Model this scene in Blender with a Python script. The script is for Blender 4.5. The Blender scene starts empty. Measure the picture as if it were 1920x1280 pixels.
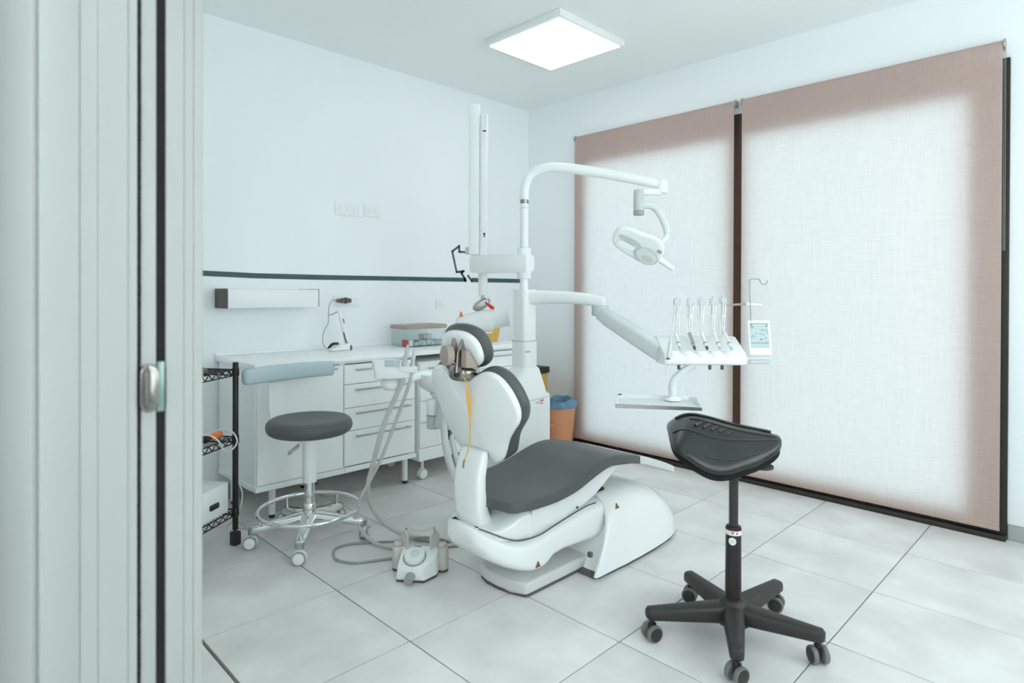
import bpy, bmesh, math, random
from mathutils import Vector, Matrix
random.seed(7)
S = bpy.context.scene
COL = S.collection
PI = math.pi

# ------------------------------------------------------------------ camera
H = 1.417
yaw, pitch, roll = 0.7812, 0.0049, 0.0035
F = Vector((math.sin(yaw)*math.cos(pitch), math.cos(yaw)*math.cos(pitch), -math.sin(pitch)))
R = Vector((math.cos(yaw), -math.sin(yaw), 0))
U = R.cross(F)
R2 = R*math.cos(roll) + U*math.sin(roll)
U2 = -R*math.sin(roll) + U*math.cos(roll)
cd = bpy.data.cameras.new('camera')
cam = bpy.data.objects.new('camera', cd)
COL.objects.link(cam)
m = Matrix((R2, U2, -F)).transposed().to_4x4()
m.translation = Vector((0, 0, H))
cam.matrix_world = m
cd.sensor_width = 36
cd.lens = 36*1152.57/1920
cd.shift_y = -88.04/1920
cd.clip_start = 0.02
cd.dof.use_dof = True
cd.dof.focus_distance = 3.3
cd.dof.aperture_fstop = 1.9
S.camera = cam

# ------------------------------------------------------------------ light, sky, exposure
TINT = (0.91, 0.98, 1.0)
w = bpy.data.worlds.new('overcast_sky')
S.world = w
w.use_nodes = True
bg = w.node_tree.nodes['Background']
bg.inputs[0].default_value = (0.885, 0.965, 1.0, 1)
bg.inputs[1].default_value = 4.4
LAMP = 4.0           # emission of the ceiling panel
FILL_HALL = 9.0       # emission of the unseen corridor panel, added as fill light
S.view_settings.view_transform = 'Standard'
S.view_settings.look = 'None'
S.view_settings.exposure = -0.05
S.view_settings.gamma = 1.0
S.view_settings.use_curve_mapping = False
S.cycles.max_bounces = 12
S.cycles.diffuse_bounces = 8
S.cycles.transparent_max_bounces = 12
S.cycles.sample_clamp_indirect = 8.0

# ------------------------------------------------------------------ materials
def mat(name, col, rough=0.5, metal=0.0, var=0.04, scale=6.0, bump=0.0, bscale=200.0, emit=None, es=0.0,
        trans=0.0, coat=0.0, col2=None, detail=4.0, stretch=None, spec=None, per_object=False):
    M = bpy.data.materials.new(name)
    M.use_nodes = True
    nt = M.node_tree
    b = nt.nodes['Principled BSDF']
    tc = nt.nodes.new('ShaderNodeTexCoord')
    mp = nt.nodes.new('ShaderNodeMapping')
    nt.links.new(tc.outputs['Object'], mp.inputs[0])
    if stretch: mp.inputs['Scale'].default_value = stretch
    if per_object:
        oi = nt.nodes.new('ShaderNodeObjectInfo')
        vm = nt.nodes.new('ShaderNodeVectorMath'); vm.operation = 'SCALE'
        vm.inputs[0].default_value = (37.0, 23.0, 11.0)
        nt.links.new(oi.outputs['Random'], vm.inputs['Scale'])
        nt.links.new(vm.outputs[0], mp.inputs['Location'])
    nz = nt.nodes.new('ShaderNodeTexNoise')
    nz.inputs['Scale'].default_value = scale
    nz.inputs['Detail'].default_value = detail
    nt.links.new(mp.outputs[0], nz.inputs['Vector'])
    rp = nt.nodes.new('ShaderNodeValToRGB')
    rp.color_ramp.elements[0].position = 0.3
    rp.color_ramp.elements[1].position = 0.7
    a = [min(1, c*(1-var)) for c in col]
    c2 = [min(1, c*(1+var)) for c in col] if col2 is None else col2
    rp.color_ramp.elements[0].color = (*a, 1)
    rp.color_ramp.elements[1].color = (*c2, 1)
    nt.links.new(nz.outputs['Fac'], rp.inputs[0])
    nt.links.new(rp.outputs[0], b.inputs['Base Color'])
    b.inputs['Roughness'].default_value = rough
    b.inputs['Metallic'].default_value = metal
    if spec is not None: b.inputs['Specular IOR Level'].default_value = spec
    if coat: b.inputs['Coat Weight'].default_value = coat
    if trans: b.inputs['Transmission Weight'].default_value = trans
    if emit:
        b.inputs['Emission Color'].default_value = (*emit, 1)
        b.inputs['Emission Strength'].default_value = es
    if bump:
        n2 = nt.nodes.new('ShaderNodeTexNoise')
        n2.inputs['Scale'].default_value = bscale
        nt.links.new(mp.outputs[0], n2.inputs['Vector'])
        bp = nt.nodes.new('ShaderNodeBump')
        bp.inputs['Strength'].default_value = bump
        bp.inputs['Distance'].default_value = 0.002
        nt.links.new(n2.outputs['Fac'], bp.inputs['Height'])
        nt.links.new(bp.outputs[0], b.inputs['Normal'])
    return M

M_wall = mat('wall_paint', (0.885, 0.905, 0.912), 0.75, var=0.01, scale=2, bump=0.05, bscale=120)
M_ceil = mat('ceiling_paint', (0.885, 0.905, 0.895), 0.8, var=0.01, scale=2)
M_hall = mat('corridor_paint', (0.79, 0.805, 0.795), 0.7, var=0.01, scale=2)
M_jamb = mat('lacquered_jamb', (0.435, 0.445, 0.42), 0.45, var=0.015, scale=3)
M_tile = mat('stone_tile', (0.68, 0.66, 0.63), 0.36, var=0.06, scale=3.2, detail=10, col2=(0.83, 0.82, 0.795), per_object=True, spec=0.4)
M_grout = mat('grout', (0.22, 0.215, 0.19), 0.9, var=0.08, scale=30)
M_strip = mat('threshold_metal', (0.22, 0.19, 0.14), 0.5, 0.3)
M_skirt = mat('skirting_tile', (0.40, 0.41, 0.39), 0.45, var=0.06, scale=5)
M_white = mat('white_plastic', (0.87, 0.88, 0.87), 0.32, var=0.01, scale=4, spec=0.45)
M_shell = mat('white_lacquer_shell', (0.87, 0.88, 0.87), 0.25, var=0.01, scale=4, coat=0.3)
M_lam = mat('white_laminate', (0.925, 0.935, 0.925), 0.42, var=0.012, scale=6)
M_top = mat('worktop_laminate', (0.925, 0.935, 0.93), 0.35, var=0.012, scale=6)
M_pale = mat('pale_arm_plastic', (0.74, 0.765, 0.755), 0.35, var=0.015, scale=6)
M_beige = mat('warm_grey_plastic', (0.62, 0.585, 0.54), 0.45, var=0.02, scale=8)
M_lgrey = mat('light_grey_plastic', (0.56, 0.60, 0.59), 0.45, var=0.03, scale=8)
M_mgrey = mat('mid_grey_plastic', (0.36, 0.37, 0.35), 0.5, var=0.04, scale=8)
M_blugrey = mat('blue_grey_polyurethane', (0.48, 0.575, 0.61), 0.55, var=0.02, scale=8, bump=0.1, bscale=400)
M_hose = mat('grey_silicone_hose', (0.58, 0.58, 0.545), 0.5, var=0.03, scale=20)
M_hosew = mat('white_silicone_hose', (0.72, 0.73, 0.70), 0.45, var=0.02, scale=20)
M_cushion = mat('charcoal_upholstery', (0.086, 0.092, 0.091), 0.42, var=0.06, scale=10, bump=0.12, bscale=500, spec=0.5)
M_leather = mat('black_leather', (0.012, 0.013, 0.0125), 0.29, var=0.15, scale=12, bump=0.35, bscale=160, spec=0.6)
M_underside = mat('black_seat_underside', (0.010, 0.0095, 0.008), 0.75, var=0.2, scale=14, spec=0.2)
M_black = mat('black_plastic', (0.026, 0.025, 0.022), 0.5, var=0.12, scale=14, bump=0.15, bscale=300)
M_blackm = mat('black_metal', (0.022, 0.018, 0.016), 0.4, 0.3, var=0.1, scale=14)
M_dgrey = mat('dark_grey_rubber', (0.10, 0.10, 0.095), 0.55, var=0.08, scale=14)
M_wheel = mat('caster_grey_rubber', (0.17, 0.17, 0.16), 0.5, var=0.08, scale=20)
M_chrome = mat('polished_chrome', (0.80, 0.81, 0.80), 0.10, 1.0, var=0.02, scale=10)
M_steel = mat('brushed_steel', (0.50, 0.49, 0.47), 0.32, 1.0, var=0.05, scale=40)
M_nickel = mat('dark_nickel', (0.33, 0.31, 0.285), 0.25, 1.0, var=0.05, scale=20)
M_taupe = mat('taupe_plastic', (0.40, 0.315, 0.275), 0.45, var=0.03, scale=10)
M_bronze = mat('bronze_plastic', (0.13, 0.10, 0.08), 0.35, 0.3, var=0.1, scale=16)
M_teal = mat('teal_paint', (0.052, 0.095, 0.10), 0.6, var=0.05, scale=10)
M_frame = mat('dark_brown_frame', (0.020, 0.014, 0.010), 0.45, var=0.12, scale=8)
M_mullion = mat('brown_mullion', (0.052, 0.025, 0.014), 0.5, var=0.12, scale=8)
M_orange = mat('orange_plastic', (0.90, 0.20, 0.04), 0.45, var=0.05, scale=10)
M_red = mat('red_plastic', (0.70, 0.03, 0.02), 0.45, var=0.05, scale=10)
M_binor = mat('terracotta_bin_plastic', (0.62, 0.26, 0.13), 0.5, var=0.05, scale=5)
M_bluebag = mat('blue_bin_liner', (0.12, 0.24, 0.36), 0.4, var=0.2, scale=14, bump=0.8, bscale=30)
M_yellow = mat('yellow_box_plastic', (0.66, 0.40, 0.09), 0.5, var=0.05, scale=10)
M_cord = mat('yellow_cord', (0.80, 0.42, 0.08), 0.5, var=0.06, scale=30)
M_black2 = mat('black_print', (0.02, 0.02, 0.02), 0.6, var=0.05, scale=20)
M_amber = mat('amber_print', (0.62, 0.30, 0.04), 0.6, var=0.05, scale=20)
M_screen = mat('lcd_grey_blue', (0.47, 0.56, 0.565), 0.25, var=0.04, scale=12)
M_screenink = mat('lcd_ink', (0.14, 0.21, 0.22), 0.4, var=0.04, scale=12)
M_lens = mat('lamp_lens', (0.70, 0.72, 0.70), 0.12, var=0.02, scale=10, coat=0.5)
M_sticker = mat('white_sticker', (0.80, 0.82, 0.80), 0.5, var=0.02, scale=10)
M_contents = mat('blue_grey_packets', (0.30, 0.42, 0.45), 0.6, var=0.4, scale=40, col2=(0.75, 0.78, 0.76))
M_lamp = mat('lit_diffuser', (0.8, 0.8, 0.8), 0.5, var=0.0, emit=TINT, es=LAMP)
M_hall_fill = mat('corridor_fill_diffuser', (0.8, 0.8, 0.8), 0.5, var=0.0, emit=TINT, es=FILL_HALL)
M_seal = mat('black_seal', (0.012, 0.012, 0.010), 0.9, var=0.1, scale=40)
M_keeper = mat('pale_green_metal', (0.30, 0.42, 0.38), 0.35, 0.4, var=0.05, scale=20)

def glass_pane():
    M = bpy.data.materials.new('window_glass'); M.use_nodes = True
    nt = M.node_tree; nt.nodes.clear()
    o = nt.nodes.new('ShaderNodeOutputMaterial')
    mx = nt.nodes.new('ShaderNodeMixShader'); t = nt.nodes.new('ShaderNodeBsdfTransparent')
    g = nt.nodes.new('ShaderNodeBsdfGlossy'); g.inputs['Roughness'].default_value = 0.02
    lw = nt.nodes.new('ShaderNodeLayerWeight'); lw.inputs[0].default_value = 0.5
    pw = nt.nodes.new('ShaderNodeMath'); pw.operation = 'POWER'; pw.inputs[1].default_value = 5.0
    fr = nt.nodes.new('ShaderNodeMath'); fr.operation = 'MULTIPLY_ADD'; fr.inputs[1].default_value = 0.8; fr.inputs[2].default_value = 0.03
    nt.links.new(lw.outputs['Facing'], pw.inputs[0]); nt.links.new(pw.outputs[0], fr.inputs[0])
    nz = nt.nodes.new('ShaderNodeTexNoise'); nz.inputs['Scale'].default_value = 0.8
    rp = nt.nodes.new('ShaderNodeValToRGB')
    rp.color_ramp.elements[0].color = (0.93, 0.96, 0.96, 1); rp.color_ramp.elements[1].color = (0.96, 0.98, 0.98, 1)
    nt.links.new(nz.outputs['Fac'], rp.inputs[0]); nt.links.new(rp.outputs[0], t.inputs[0])
    nt.links.new(fr.outputs[0], mx.inputs[0]); nt.links.new(t.outputs[0], mx.inputs[1]); nt.links.new(g.outputs[0], mx.inputs[2])
    nt.links.new(mx.outputs[0], o.inputs[0])
    return M
M_glass = glass_pane()
M_clear = glass_pane(); M_clear.name = 'clear_plastic'

def blind_cloth():
    M = bpy.data.materials.new('woven_blind_cloth'); M.use_nodes = True
    nt = M.node_tree; nt.nodes.clear()
    o = nt.nodes.new('ShaderNodeOutputMaterial')
    tc = nt.nodes.new('ShaderNodeTexCoord')
    def streak(sc, s):
        mp = nt.nodes.new('ShaderNodeMapping'); mp.inputs['Scale'].default_value = s
        nz = nt.nodes.new('ShaderNodeTexNoise'); nz.inputs['Scale'].default_value = sc; nz.inputs['Detail'].default_value = 3
        nt.links.new(tc.outputs['Object'], mp.inputs[0]); nt.links.new(mp.outputs[0], nz.inputs['Vector'])
        return nz.outputs['Fac']
    a = streak(60, (1, 4, 0.10)); b = streak(60, (1, 0.16, 4.5))
    ad = nt.nodes.new('ShaderNodeMath'); ad.operation = 'ADD'
    nt.links.new(a, ad.inputs[0]); nt.links.new(b, ad.inputs[1])
    hf = nt.nodes.new('ShaderNodeMath'); hf.operation = 'MULTIPLY'; hf.inputs[1].default_value = 0.5
    nt.links.new(ad.outputs[0], hf.inputs[0])
    rp = nt.nodes.new('ShaderNodeValToRGB')
    rp.color_ramp.elements[0].position = 0.36; rp.color_ramp.elements[1].position = 0.64
    rp.color_ramp.elements[0].color = (0.525, 0.375, 0.325, 1); rp.color_ramp.elements[1].color = (0.615, 0.455, 0.405, 1)
    rt = nt.nodes.new('ShaderNodeValToRGB')
    rt.color_ramp.elements[0].position = 0.30; rt.color_ramp.elements[1].position = 0.70
    rt.color_ramp.elements[0].color = (0.72, 0.90, 0.95, 1); rt.color_ramp.elements[1].color = (0.75, 0.925, 0.97, 1)
    nt.links.new(hf.outputs[0], rp.inputs[0]); nt.links.new(hf.outputs[0], rt.inputs[0])
    d = nt.nodes.new('ShaderNodeBsdfDiffuse'); t = nt.nodes.new('ShaderNodeBsdfTranslucent')
    mx = nt.nodes.new('ShaderNodeMixShader'); mx.inputs[0].default_value = 0.178
    nt.links.new(rp.outputs[0], d.inputs[0]); nt.links.new(rt.outputs[0], t.inputs[0])
    nt.links.new(d.outputs[0], mx.inputs[1]); nt.links.new(t.outputs[0], mx.inputs[2])
    nt.links.new(mx.outputs[0], o.inputs[0])
    return M
M_blind = blind_cloth()

# ------------------------------------------------------------------ shape helpers (all add to a bmesh)
def BM(): return bmesh.new()

def box(bm, x0, x1, y0, y1, z0, z1, bev=0.0, seg=2, M=None):
    vs = [bm.verts.new((x, y, z)) for x in (x0, x1) for y in (y0, y1) for z in (z0, z1)]
    f = [(0, 1, 3, 2), (4, 6, 7, 5), (0, 4, 5, 1), (2, 3, 7, 6), (0, 2, 6, 4), (1, 5, 7, 3)]
    fs = [bm.faces.new([vs[i] for i in q]) for q in f]
    geom = vs
    if bev > 0:
        es = list({e for q in fs for e in q.edges})
        r = bmesh.ops.bevel(bm, geom=es, offset=bev, segments=seg, profile=0.5, affect='EDGES')
        geom = list({v for v in r['verts']} | {v for v in vs if v.is_valid})
    if M is not None: bmesh.ops.transform(bm, matrix=M, verts=geom)
    return bm

def ring_loft(bm, rings, cap0=True, cap1=True, closed=True):
    R_ = [[bm.verts.new(p) for p in r] for r in rings]
    n = len(R_[0])
    for a, b in zip(R_[:-1], R_[1:]):
        for i in range(n if closed else n-1):
            j = (i+1) % n
            try: bm.faces.new((a[i], a[j], b[j], b[i]))
            except ValueError: pass
    if cap0: bm.faces.new(list(reversed(R_[0])))
    if cap1: bm.faces.new(R_[-1])
    return bm

def frame_for(d):
    d = d.normalized()
    up = Vector((0, 0, 1)) if abs(d.z) < 0.95 else Vector((1, 0, 0))
    a = d.cross(up).normalized()
    return a, a.cross(d).normalized()

def cyl(bm, p0, p1, r0, r1=None, seg=24, bev=0.0):
    p0 = Vector(p0); p1 = Vector(p1); r1 = r0 if r1 is None else r1
    d = p1-p0; L = d.length; a, b = frame_for(d); d.normalize()
    st = [(0, r0), (L, r1)]
    if bev: st = [(0, r0-bev), (bev*0.3, r0-bev*0.3), (bev, r0), (L-bev, r1), (L-bev*0.3, r1-bev*0.3), (L, r1-bev)]
    ring_loft(bm, [[p0+d*t+(a*math.cos(2*PI*i/seg)+b*math.sin(2*PI*i/seg))*r for i in range(seg)] for t, r in st])
    return bm

def spline(pts, n=8):
    P = [Vector(p) for p in pts]
    if len(P) < 3: return P
    out = []
    for i in range(len(P)-1):
        p0 = P[max(i-1, 0)]; p1 = P[i]; p2 = P[i+1]; p3 = P[min(i+2, len(P)-1)]
        for k in range(n):
            t = k/n
            out.append(0.5*((2*p1)+(p2-p0)*t+(2*p0-5*p1+4*p2-p3)*t*t+(3*p1-p0-3*p2+p3)*t*t*t))
    out.append(P[-1])
    return out

def cspline(pts, n=6):
    P = [Vector(p) for p in pts]; N = len(P); out = []
    for i in range(N):
        p0, p1, p2, p3 = P[i-1], P[i], P[(i+1) % N], P[(i+2) % N]
        for k in range(n):
            t = k/n
            out.append(0.5*((2*p1)+(p2-p0)*t+(2*p0-5*p1+4*p2-p3)*t*t+(3*p1-p0-3*p2+p3)*t*t*t))
    return out

def tube(bm, pts, r, seg=10, n=8, smooth=True, flat=1.0, closed=False):
    P = (cspline(pts, n) if closed else spline(pts, n)) if smooth else [Vector(p) for p in pts]
    rings = []
    a = None
    for i, p in enumerate(P):
        if closed: d = P[(i+1) % len(P)]-P[i-1]
        else: d = P[min(i+1, len(P)-1)]-P[max(i-1, 0)]
        if d.length < 1e-9: d = Vector((0, 0, 1))
        d.normalize()
        if a is None: a, b = frame_for(d)
        else:
            a = (a-d*a.dot(d))
            if a.length < 1e-6: a, b = frame_for(d)
            a.normalize(); b = a.cross(d)
        rr = r(i/(len(P)-1)) if callable(r) else r
        rings.append([p+(a*math.cos(2*PI*k/seg)+b*math.sin(2*PI*k/seg)*flat)*rr for k in range(seg)])
    if closed:
        rings.append(rings[0])
        ring_loft(bm, rings, False, False)
        bmesh.ops.remove_doubles(bm, verts=bm.verts, dist=1e-6)
    else: ring_loft(bm, rings)
    return bm

def lathe(bm, prof, seg=32, M=None):
    rings = [[Vector((r*math.cos(2*PI*i/seg), r*math.sin(2*PI*i/seg), z)) for i in range(seg)] for r, z in prof]
    if M is not None: rings = [[M @ p for p in r] for r in rings]
    return ring_loft(bm, rings)

def prism(bm, poly, h0, h1, fn=None, bev=0.0, seg=2):
    """poly: 2D outline, extruded from h0 to h1; fn(x, y, h) places the point"""
    fn = fn or (lambda x, y, h: (x, y, h))
    a = [bm.verts.new(fn(x, y, h0)) for x, y in poly]; b = [bm.verts.new(fn(x, y, h1)) for x, y in poly]
    n = len(poly)
    fs = [bm.faces.new(list(reversed(a))), bm.faces.new(b)]
    for i in range(n): fs.append(bm.faces.new((a[i], a[(i+1) % n], b[(i+1) % n], b[i])))
    if bev:
        es = list({e for e in fs[0].edges} | {e for e in fs[1].edges})
        bmesh.ops.bevel(bm, geom=es, offset=bev, segments=seg, profile=0.5, affect='EDGES')
    return bm

def rrect(w, h, r, n=5, cx=0, cy=0):
    out = []
    for sx, sy, a0 in ((1, 1, 0), (-1, 1, 90), (-1, -1, 180), (1, -1, 270)):
        for k in range(n+1):
            a = math.radians(a0+90*k/n)
            out.append((cx+sx*(w/2-r)+r*math.cos(a), cy+sy*(h/2-r)+r*math.sin(a)))
    return out

def pad(bm, outline, thick, top=lambda x, y: 0.0, puff=0.0, rim=None, fn=None, center=None, bot=None, rings=(0.0, 0.3, 0.6, 0.82, 1.0)):
    """cushion: outline (2D, counter-clockwise), rounded rim, domed top; fn places (x, y, z)"""
    fn = fn or (lambda x, y, z: (x, y, z))
    rim = rim if rim is not None else thick/2
    O = [Vector(p) for p in outline]; N = len(O)
    c = Vector(center) if center else sum(O, Vector((0, 0)))/N
    inn = []
    for i in range(N):
        t = (O[(i+1) % N]-O[i-1]).normalized()
        inn.append(Vector((-t.y, t.x)))
    def at_in(i, d): return O[i]+inn[i]*d
    bt = bot or top
    R_ = []
    for s in rings[1:]:
        R_.append([fn(*(c+(at_in(i, rim)-c)*s), top(*(c+(at_in(i, rim)-c)*s))+puff*(1-s*s)) for i in range(N)])
    for k in range(1, 5):
        a = k/4*PI/2
        R_.append([fn(*at_in(i, rim*(1-math.sin(a))), top(*at_in(i, rim*(1-math.sin(a))))-rim*(1-math.cos(a))) for i in range(N)])
    if thick > 2*rim+1e-5:
        R_.append([fn(*at_in(i, 0), bt(*at_in(i, 0))-thick+rim) for i in range(N)])
    for k in range(1, 5):
        a = k/4*PI/2
        R_.append([fn(*at_in(i, rim*(1-math.cos(a))), bt(*at_in(i, rim*(1-math.cos(a))))-thick+rim*(1-math.sin(a))) for i in range(N)])
    R_.append([fn(*(c+(at_in(i, rim)-c)*0.5), bt(*(c+(at_in(i, rim)-c)*0.5))-thick) for i in range(N)])
    V = [[bm.verts.new(p) for p in r] for r in R_]
    ct = bm.verts.new(fn(c.x, c.y, top(c.x, c.y)+puff)); cb = bm.verts.new(fn(c.x, c.y, bt(c.x, c.y)-thick))
    for i in range(N):
        j = (i+1) % N
        bm.faces.new((ct, V[0][i], V[0][j])); bm.faces.new((cb, V[-1][j], V[-1][i]))
        for a, b in zip(V[:-1], V[1:]): bm.faces.new((a[i], b[i], b[j], a[j]))
    return bm

# ------------------------------------------------------------------ object helpers
def finish(name, bm, M, ang=40, smooth=True):
    bmesh.ops.recalc_face_normals(bm, faces=bm.faces)
    me = bpy.data.meshes.new(name); bm.to_mesh(me); bm.free()
    if smooth:
        me.shade_smooth(); me.set_sharp_from_angle(angle=math.radians(ang))
    me.materials.append(M)
    o = bpy.data.objects.new(name, me); COL.objects.link(o)
    return o

def world_of(o):
    mm = o.matrix_basis.copy()
    while o.parent: o = o.parent; mm = o.matrix_basis @ mm
    return mm

def thing(name, label, cat, loc=(0, 0, 0), rz=0.0, group=None):
    o = bpy.data.objects.new(name, None); COL.objects.link(o)
    o.location = loc; o.rotation_euler = (0, 0, rz); o.empty_display_size = 0.05
    o['label'] = label; o['category'] = cat
    if group: o['group'] = group
    return o

def part(name, parent, bm, M, label=None, ang=40, local=False, smooth=True):
    """mesh child; bm is in world space unless local"""
    if not local: bmesh.ops.transform(bm, matrix=world_of(parent).inverted(), verts=bm.verts)
    o = finish(name, bm, M, ang, smooth); o.parent = parent
    if label: o['label'] = label
    return o

def solo(name, bm, M, label, cat, loc=(0, 0, 0), group=None, ang=40):
    bmesh.ops.translate(bm, vec=-Vector(loc), verts=bm.verts)
    o = finish(name, bm, M, ang); o.location = loc; o['label'] = label; o['category'] = cat
    if group: o['group'] = group
    return o

def struct(name, bm, M, parent=None, ang=40):
    o = finish(name, bm, M, ang)
    if parent: o.parent = parent
    else: o['kind'] = 'structure'
    return o

def copy_tree(o, parent=None):
    c = o.copy(); COL.objects.link(c)
    if parent: c.parent = parent
    for ch in list(o.children): copy_tree(ch, c)
    return c

# ================================================================== THE ROOM
XW, YB, ZC = 4.52, 4.33, 3.25         # window wall, back wall, ceiling
X0, X1 = 0.19, 0.489                  # corridor face and room face of the door wall
YJ = 1.5                              # left jamb of the doorway
YF = -1.2                             # front end of the room

floor = struct('floor', box(BM(), -1.6, XW+0.1, YF-0.1, YB+0.1, -0.08, -0.0035), M_grout)
gx, gy, sx, sy = 1.4591, 2.6492, 0.6032, 0.5971
tile_mesh = None
g = 0.0026
for i in range(-6, 7):
    for j in range(-7, 5):
        a0, a1 = gx+i*sx+g, gx+(i+1)*sx-g
        b0, b1 = gy+j*sy+g, gy+(j+1)*sy-g
        if i == -1: a0 += 0.006
        full = a0 > -1.6 and a1 < XW and b0 > YF and b1 < YB and i != -1
        a0c, a1c, b0c, b1c = max(a0, -1.6), min(a1, XW), max(b0, YF), min(b1, YB)
        if a1c-a0c < 0.02 or b1c-b0c < 0.02: continue
        cx, cy = (a0c+a1c)/2, (b0c+b1c)/2
        if full and tile_mesh:
            o = bpy.data.objects.new('tile', tile_mesh); COL.objects.link(o)
        else:
            o = finish('tile', box(BM(), a0c-cx, a1c-cx, b0c-cy, b1c-cy, -0.012, 0, 0.0015, 1), M_tile)
            if full: tile_mesh = o.data
        o.location = (cx, cy, 0); o.parent = floor
struct('trim_1', box(BM(), 0.8558, 0.8648, YF, YB, -0.01, 0.0004), M_strip)

struct('ceiling', box(BM(), -1.6, XW+0.2, YF-0.1, YB+0.1, ZC, ZC+0.1), M_ceil)
wall_back = struct('wall_back', box(BM(), -1.6, XW+0.2, YB, YB+0.12, 0, ZC), M_wall)
FY0, FY1, FZ = 0.497, 3.70, 2.768     # window opening
b = BM()
box(b, XW, XW+0.05, YF, FY0, 0, ZC); box(b, XW, XW+0.05, FY1, YB, 0, ZC); box(b, XW, XW+0.05, FY0, FY1, FZ, ZC)
struct('wall_right', b, M_wall)
WX0, WX1, WZ0, WZ1 = 0.75, 4.30, 0.85, 2.90      # opening added in the unseen front wall to let in fill daylight
b = BM()
box(b, -1.6, WX0, YF-0.1, YF, 0, ZC); box(b, WX1, XW+0.2, YF-0.1, YF, 0, ZC); box(b, WX0, WX1, YF-0.1, YF, 0, WZ0); box(b, WX0, WX1, YF-0.1, YF, WZ1, ZC)
struct('wall_front', b, M_wall)
# the wall with the doorway: left piece (its jamb is built below), head, right piece
b = BM()
box(b, X0+0.01, X1-0.005, YJ+0.95, YB, 0, ZC)
box(b, X0+0.01, X0+0.04, YJ+0.012, YJ+0.96, 0, ZC); box(b, X1-0.05, X1-0.005, YJ+0.012, YJ+0.96, 0, ZC)
box(b, X0+0.01, X1-0.005, -0.12, YJ+0.02, 2.32, ZC)
box(b, X0+0.01, X1-0.005, YF, -0.12, 0, ZC)
wall_left = struct('wall_left', b, M_wall)
CY0, CY1, CZ0, CZ1 = -1.05, 1.45, 0.70, 2.60      # opening added in the unseen corridor wall to let in fill daylight
b = BM(); box(b, -1.7, -1.6, YF, CY0, 0, ZC); box(b, -1.7, -1.6, CY1, YB, 0, ZC); box(b, -1.7, -1.6, CY0, CY1, 0, CZ0); box(b, -1.7, -1.6, CY0, CY1, CZ1, ZC)
struct('wall_corridor', b, M_hall)
b = BM()
for y0, y1, z0, z1 in ((CY0, CY1, CZ0, CZ0+0.06), (CY0, CY1, CZ1-0.06, CZ1), (CY0, CY0+0.06, CZ0+0.06, CZ1-0.06), (CY1-0.06, CY1, CZ0+0.06, CZ1-0.06)):
    box(b, -1.69, -1.63, y0, y1, z0, z1, 0.003, 1)
fill_win3 = struct('fill_window_corridor', b, M_frame)  # unseen window, added to send light through the doorway onto the chair
part('pane', fill_win3, box(BM(), -1.663, -1.657, CY0+0.061, CY1-0.061, CZ0+0.061, CZ1-0.061), M_glass)

# skirtings
struct('baseboard_back', box(BM(), X1, XW, YB-0.010, YB, 0.0, 0.098, 0.002, 1), M_skirt)
b = BM(); box(b, XW-0.010, XW, YF, FY0-0.002, 0.0, 0.09, 0.002, 1); box(b, XW-0.010, XW, FY1+0.002, YB, 0.0, 0.09, 0.002, 1)
struct('baseboard_right', b, M_skirt)

# painted band and ribbon outline on the back wall
def band_part(name, poly):
    b = BM(); prism(b, poly, YB-0.002, YB+0.001, lambda x, y, h: (x, h, y))
    return struct(name, b, M_teal, wall_back)
band_part('painted_band', [(X1, 1.566), (1.411, 1.549), (1.762, 1.539), (2.4, 1.538), (3.697, 1.542), (3.697, 1.505), (3.0, 1.504), (2.2, 1.500), (1.762, 1.503), (1.411, 1.513), (X1, 1.53)])
band_part('painted_band', [(3.765, 1.543), (4.45, 1.543), (4.45, 1.503), (3.755, 1.503)])
def stroke(pts, wd):
    for (x0, z0), (x1, z1) in zip(pts[:-1], pts[1:]):
        d = Vector((x1-x0, z1-z0)); n = Vector((-d.y, d.x)).normalized()*wd/2; e = d.normalized()*wd*0.45
        a = Vector((x0, z0))-e; c = Vector((x1, z1))+e
        yield [tuple(a+n), tuple(a-n), tuple(c-n), tuple(c+n)]
for poly in stroke([(3.80, 1.778), (3.612, 1.778), (3.612, 1.83), (3.530, 1.778), (3.582, 1.592), (3.668, 1.602)], 0.020):
    band_part('painted_ribbon', poly)
for poly in stroke([(3.655, 1.600), (3.640, 1.585), (3.690, 1.515)], 0.024): band_part('painted_ribbon', poly)
for poly in stroke([(3.72, 1.560), (3.765, 1.512)], 0.022): band_part('painted_ribbon', poly)

# ------------------------------------------------------------------ doorway jamb and sliding door, in the near left
def jamb(x0, x1, dy, bev=0.003):
    return box(BM(), x0, x1, YJ+dy, YJ+0.05, 0, 2.34, 0.0012, 1)
door_frame = struct('door_1', box(BM(), X0, 0.2555, YJ+0.0, YJ+0.14, 0, 2.34, 0.004), M_jamb)
for x0, x1, dy in ((0.2555, 0.2868, 0.0018), (0.2868, 0.3398, -0.0006), (0.3398, 0.3575, 0.001), (0.4140, 0.4493, 0.0008), (0.4493, 0.4702, 0.0022), (0.4702, X1, 0.0)):
    part('jamb_board', door_frame, jamb(x0, x1, dy), M_jamb)
part('jamb_board', door_frame, box(BM(), X0-0.012, X0, YJ+0.02, YJ+0.62, 0, 2.34, 0.003), M_jamb)
part('jamb_board', door_frame, box(BM(), X0, X1, -0.13, YJ+0.05, 2.34, 2.40), M_jamb)
part('jamb_board', door_frame, box(BM(), X0, X1, -0.17, -0.12, 0, 2.34), M_jamb)
part('door_leaf', door_frame, box(BM(), 0.3655, 0.3955, YJ+0.006, YJ+0.9, 0.008, 2.33, 0.003), M_jamb)
b = BM(); box(b, 0.3572, 0.3645, YJ+0.012, YJ+0.03, 0, 2.33)
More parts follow.
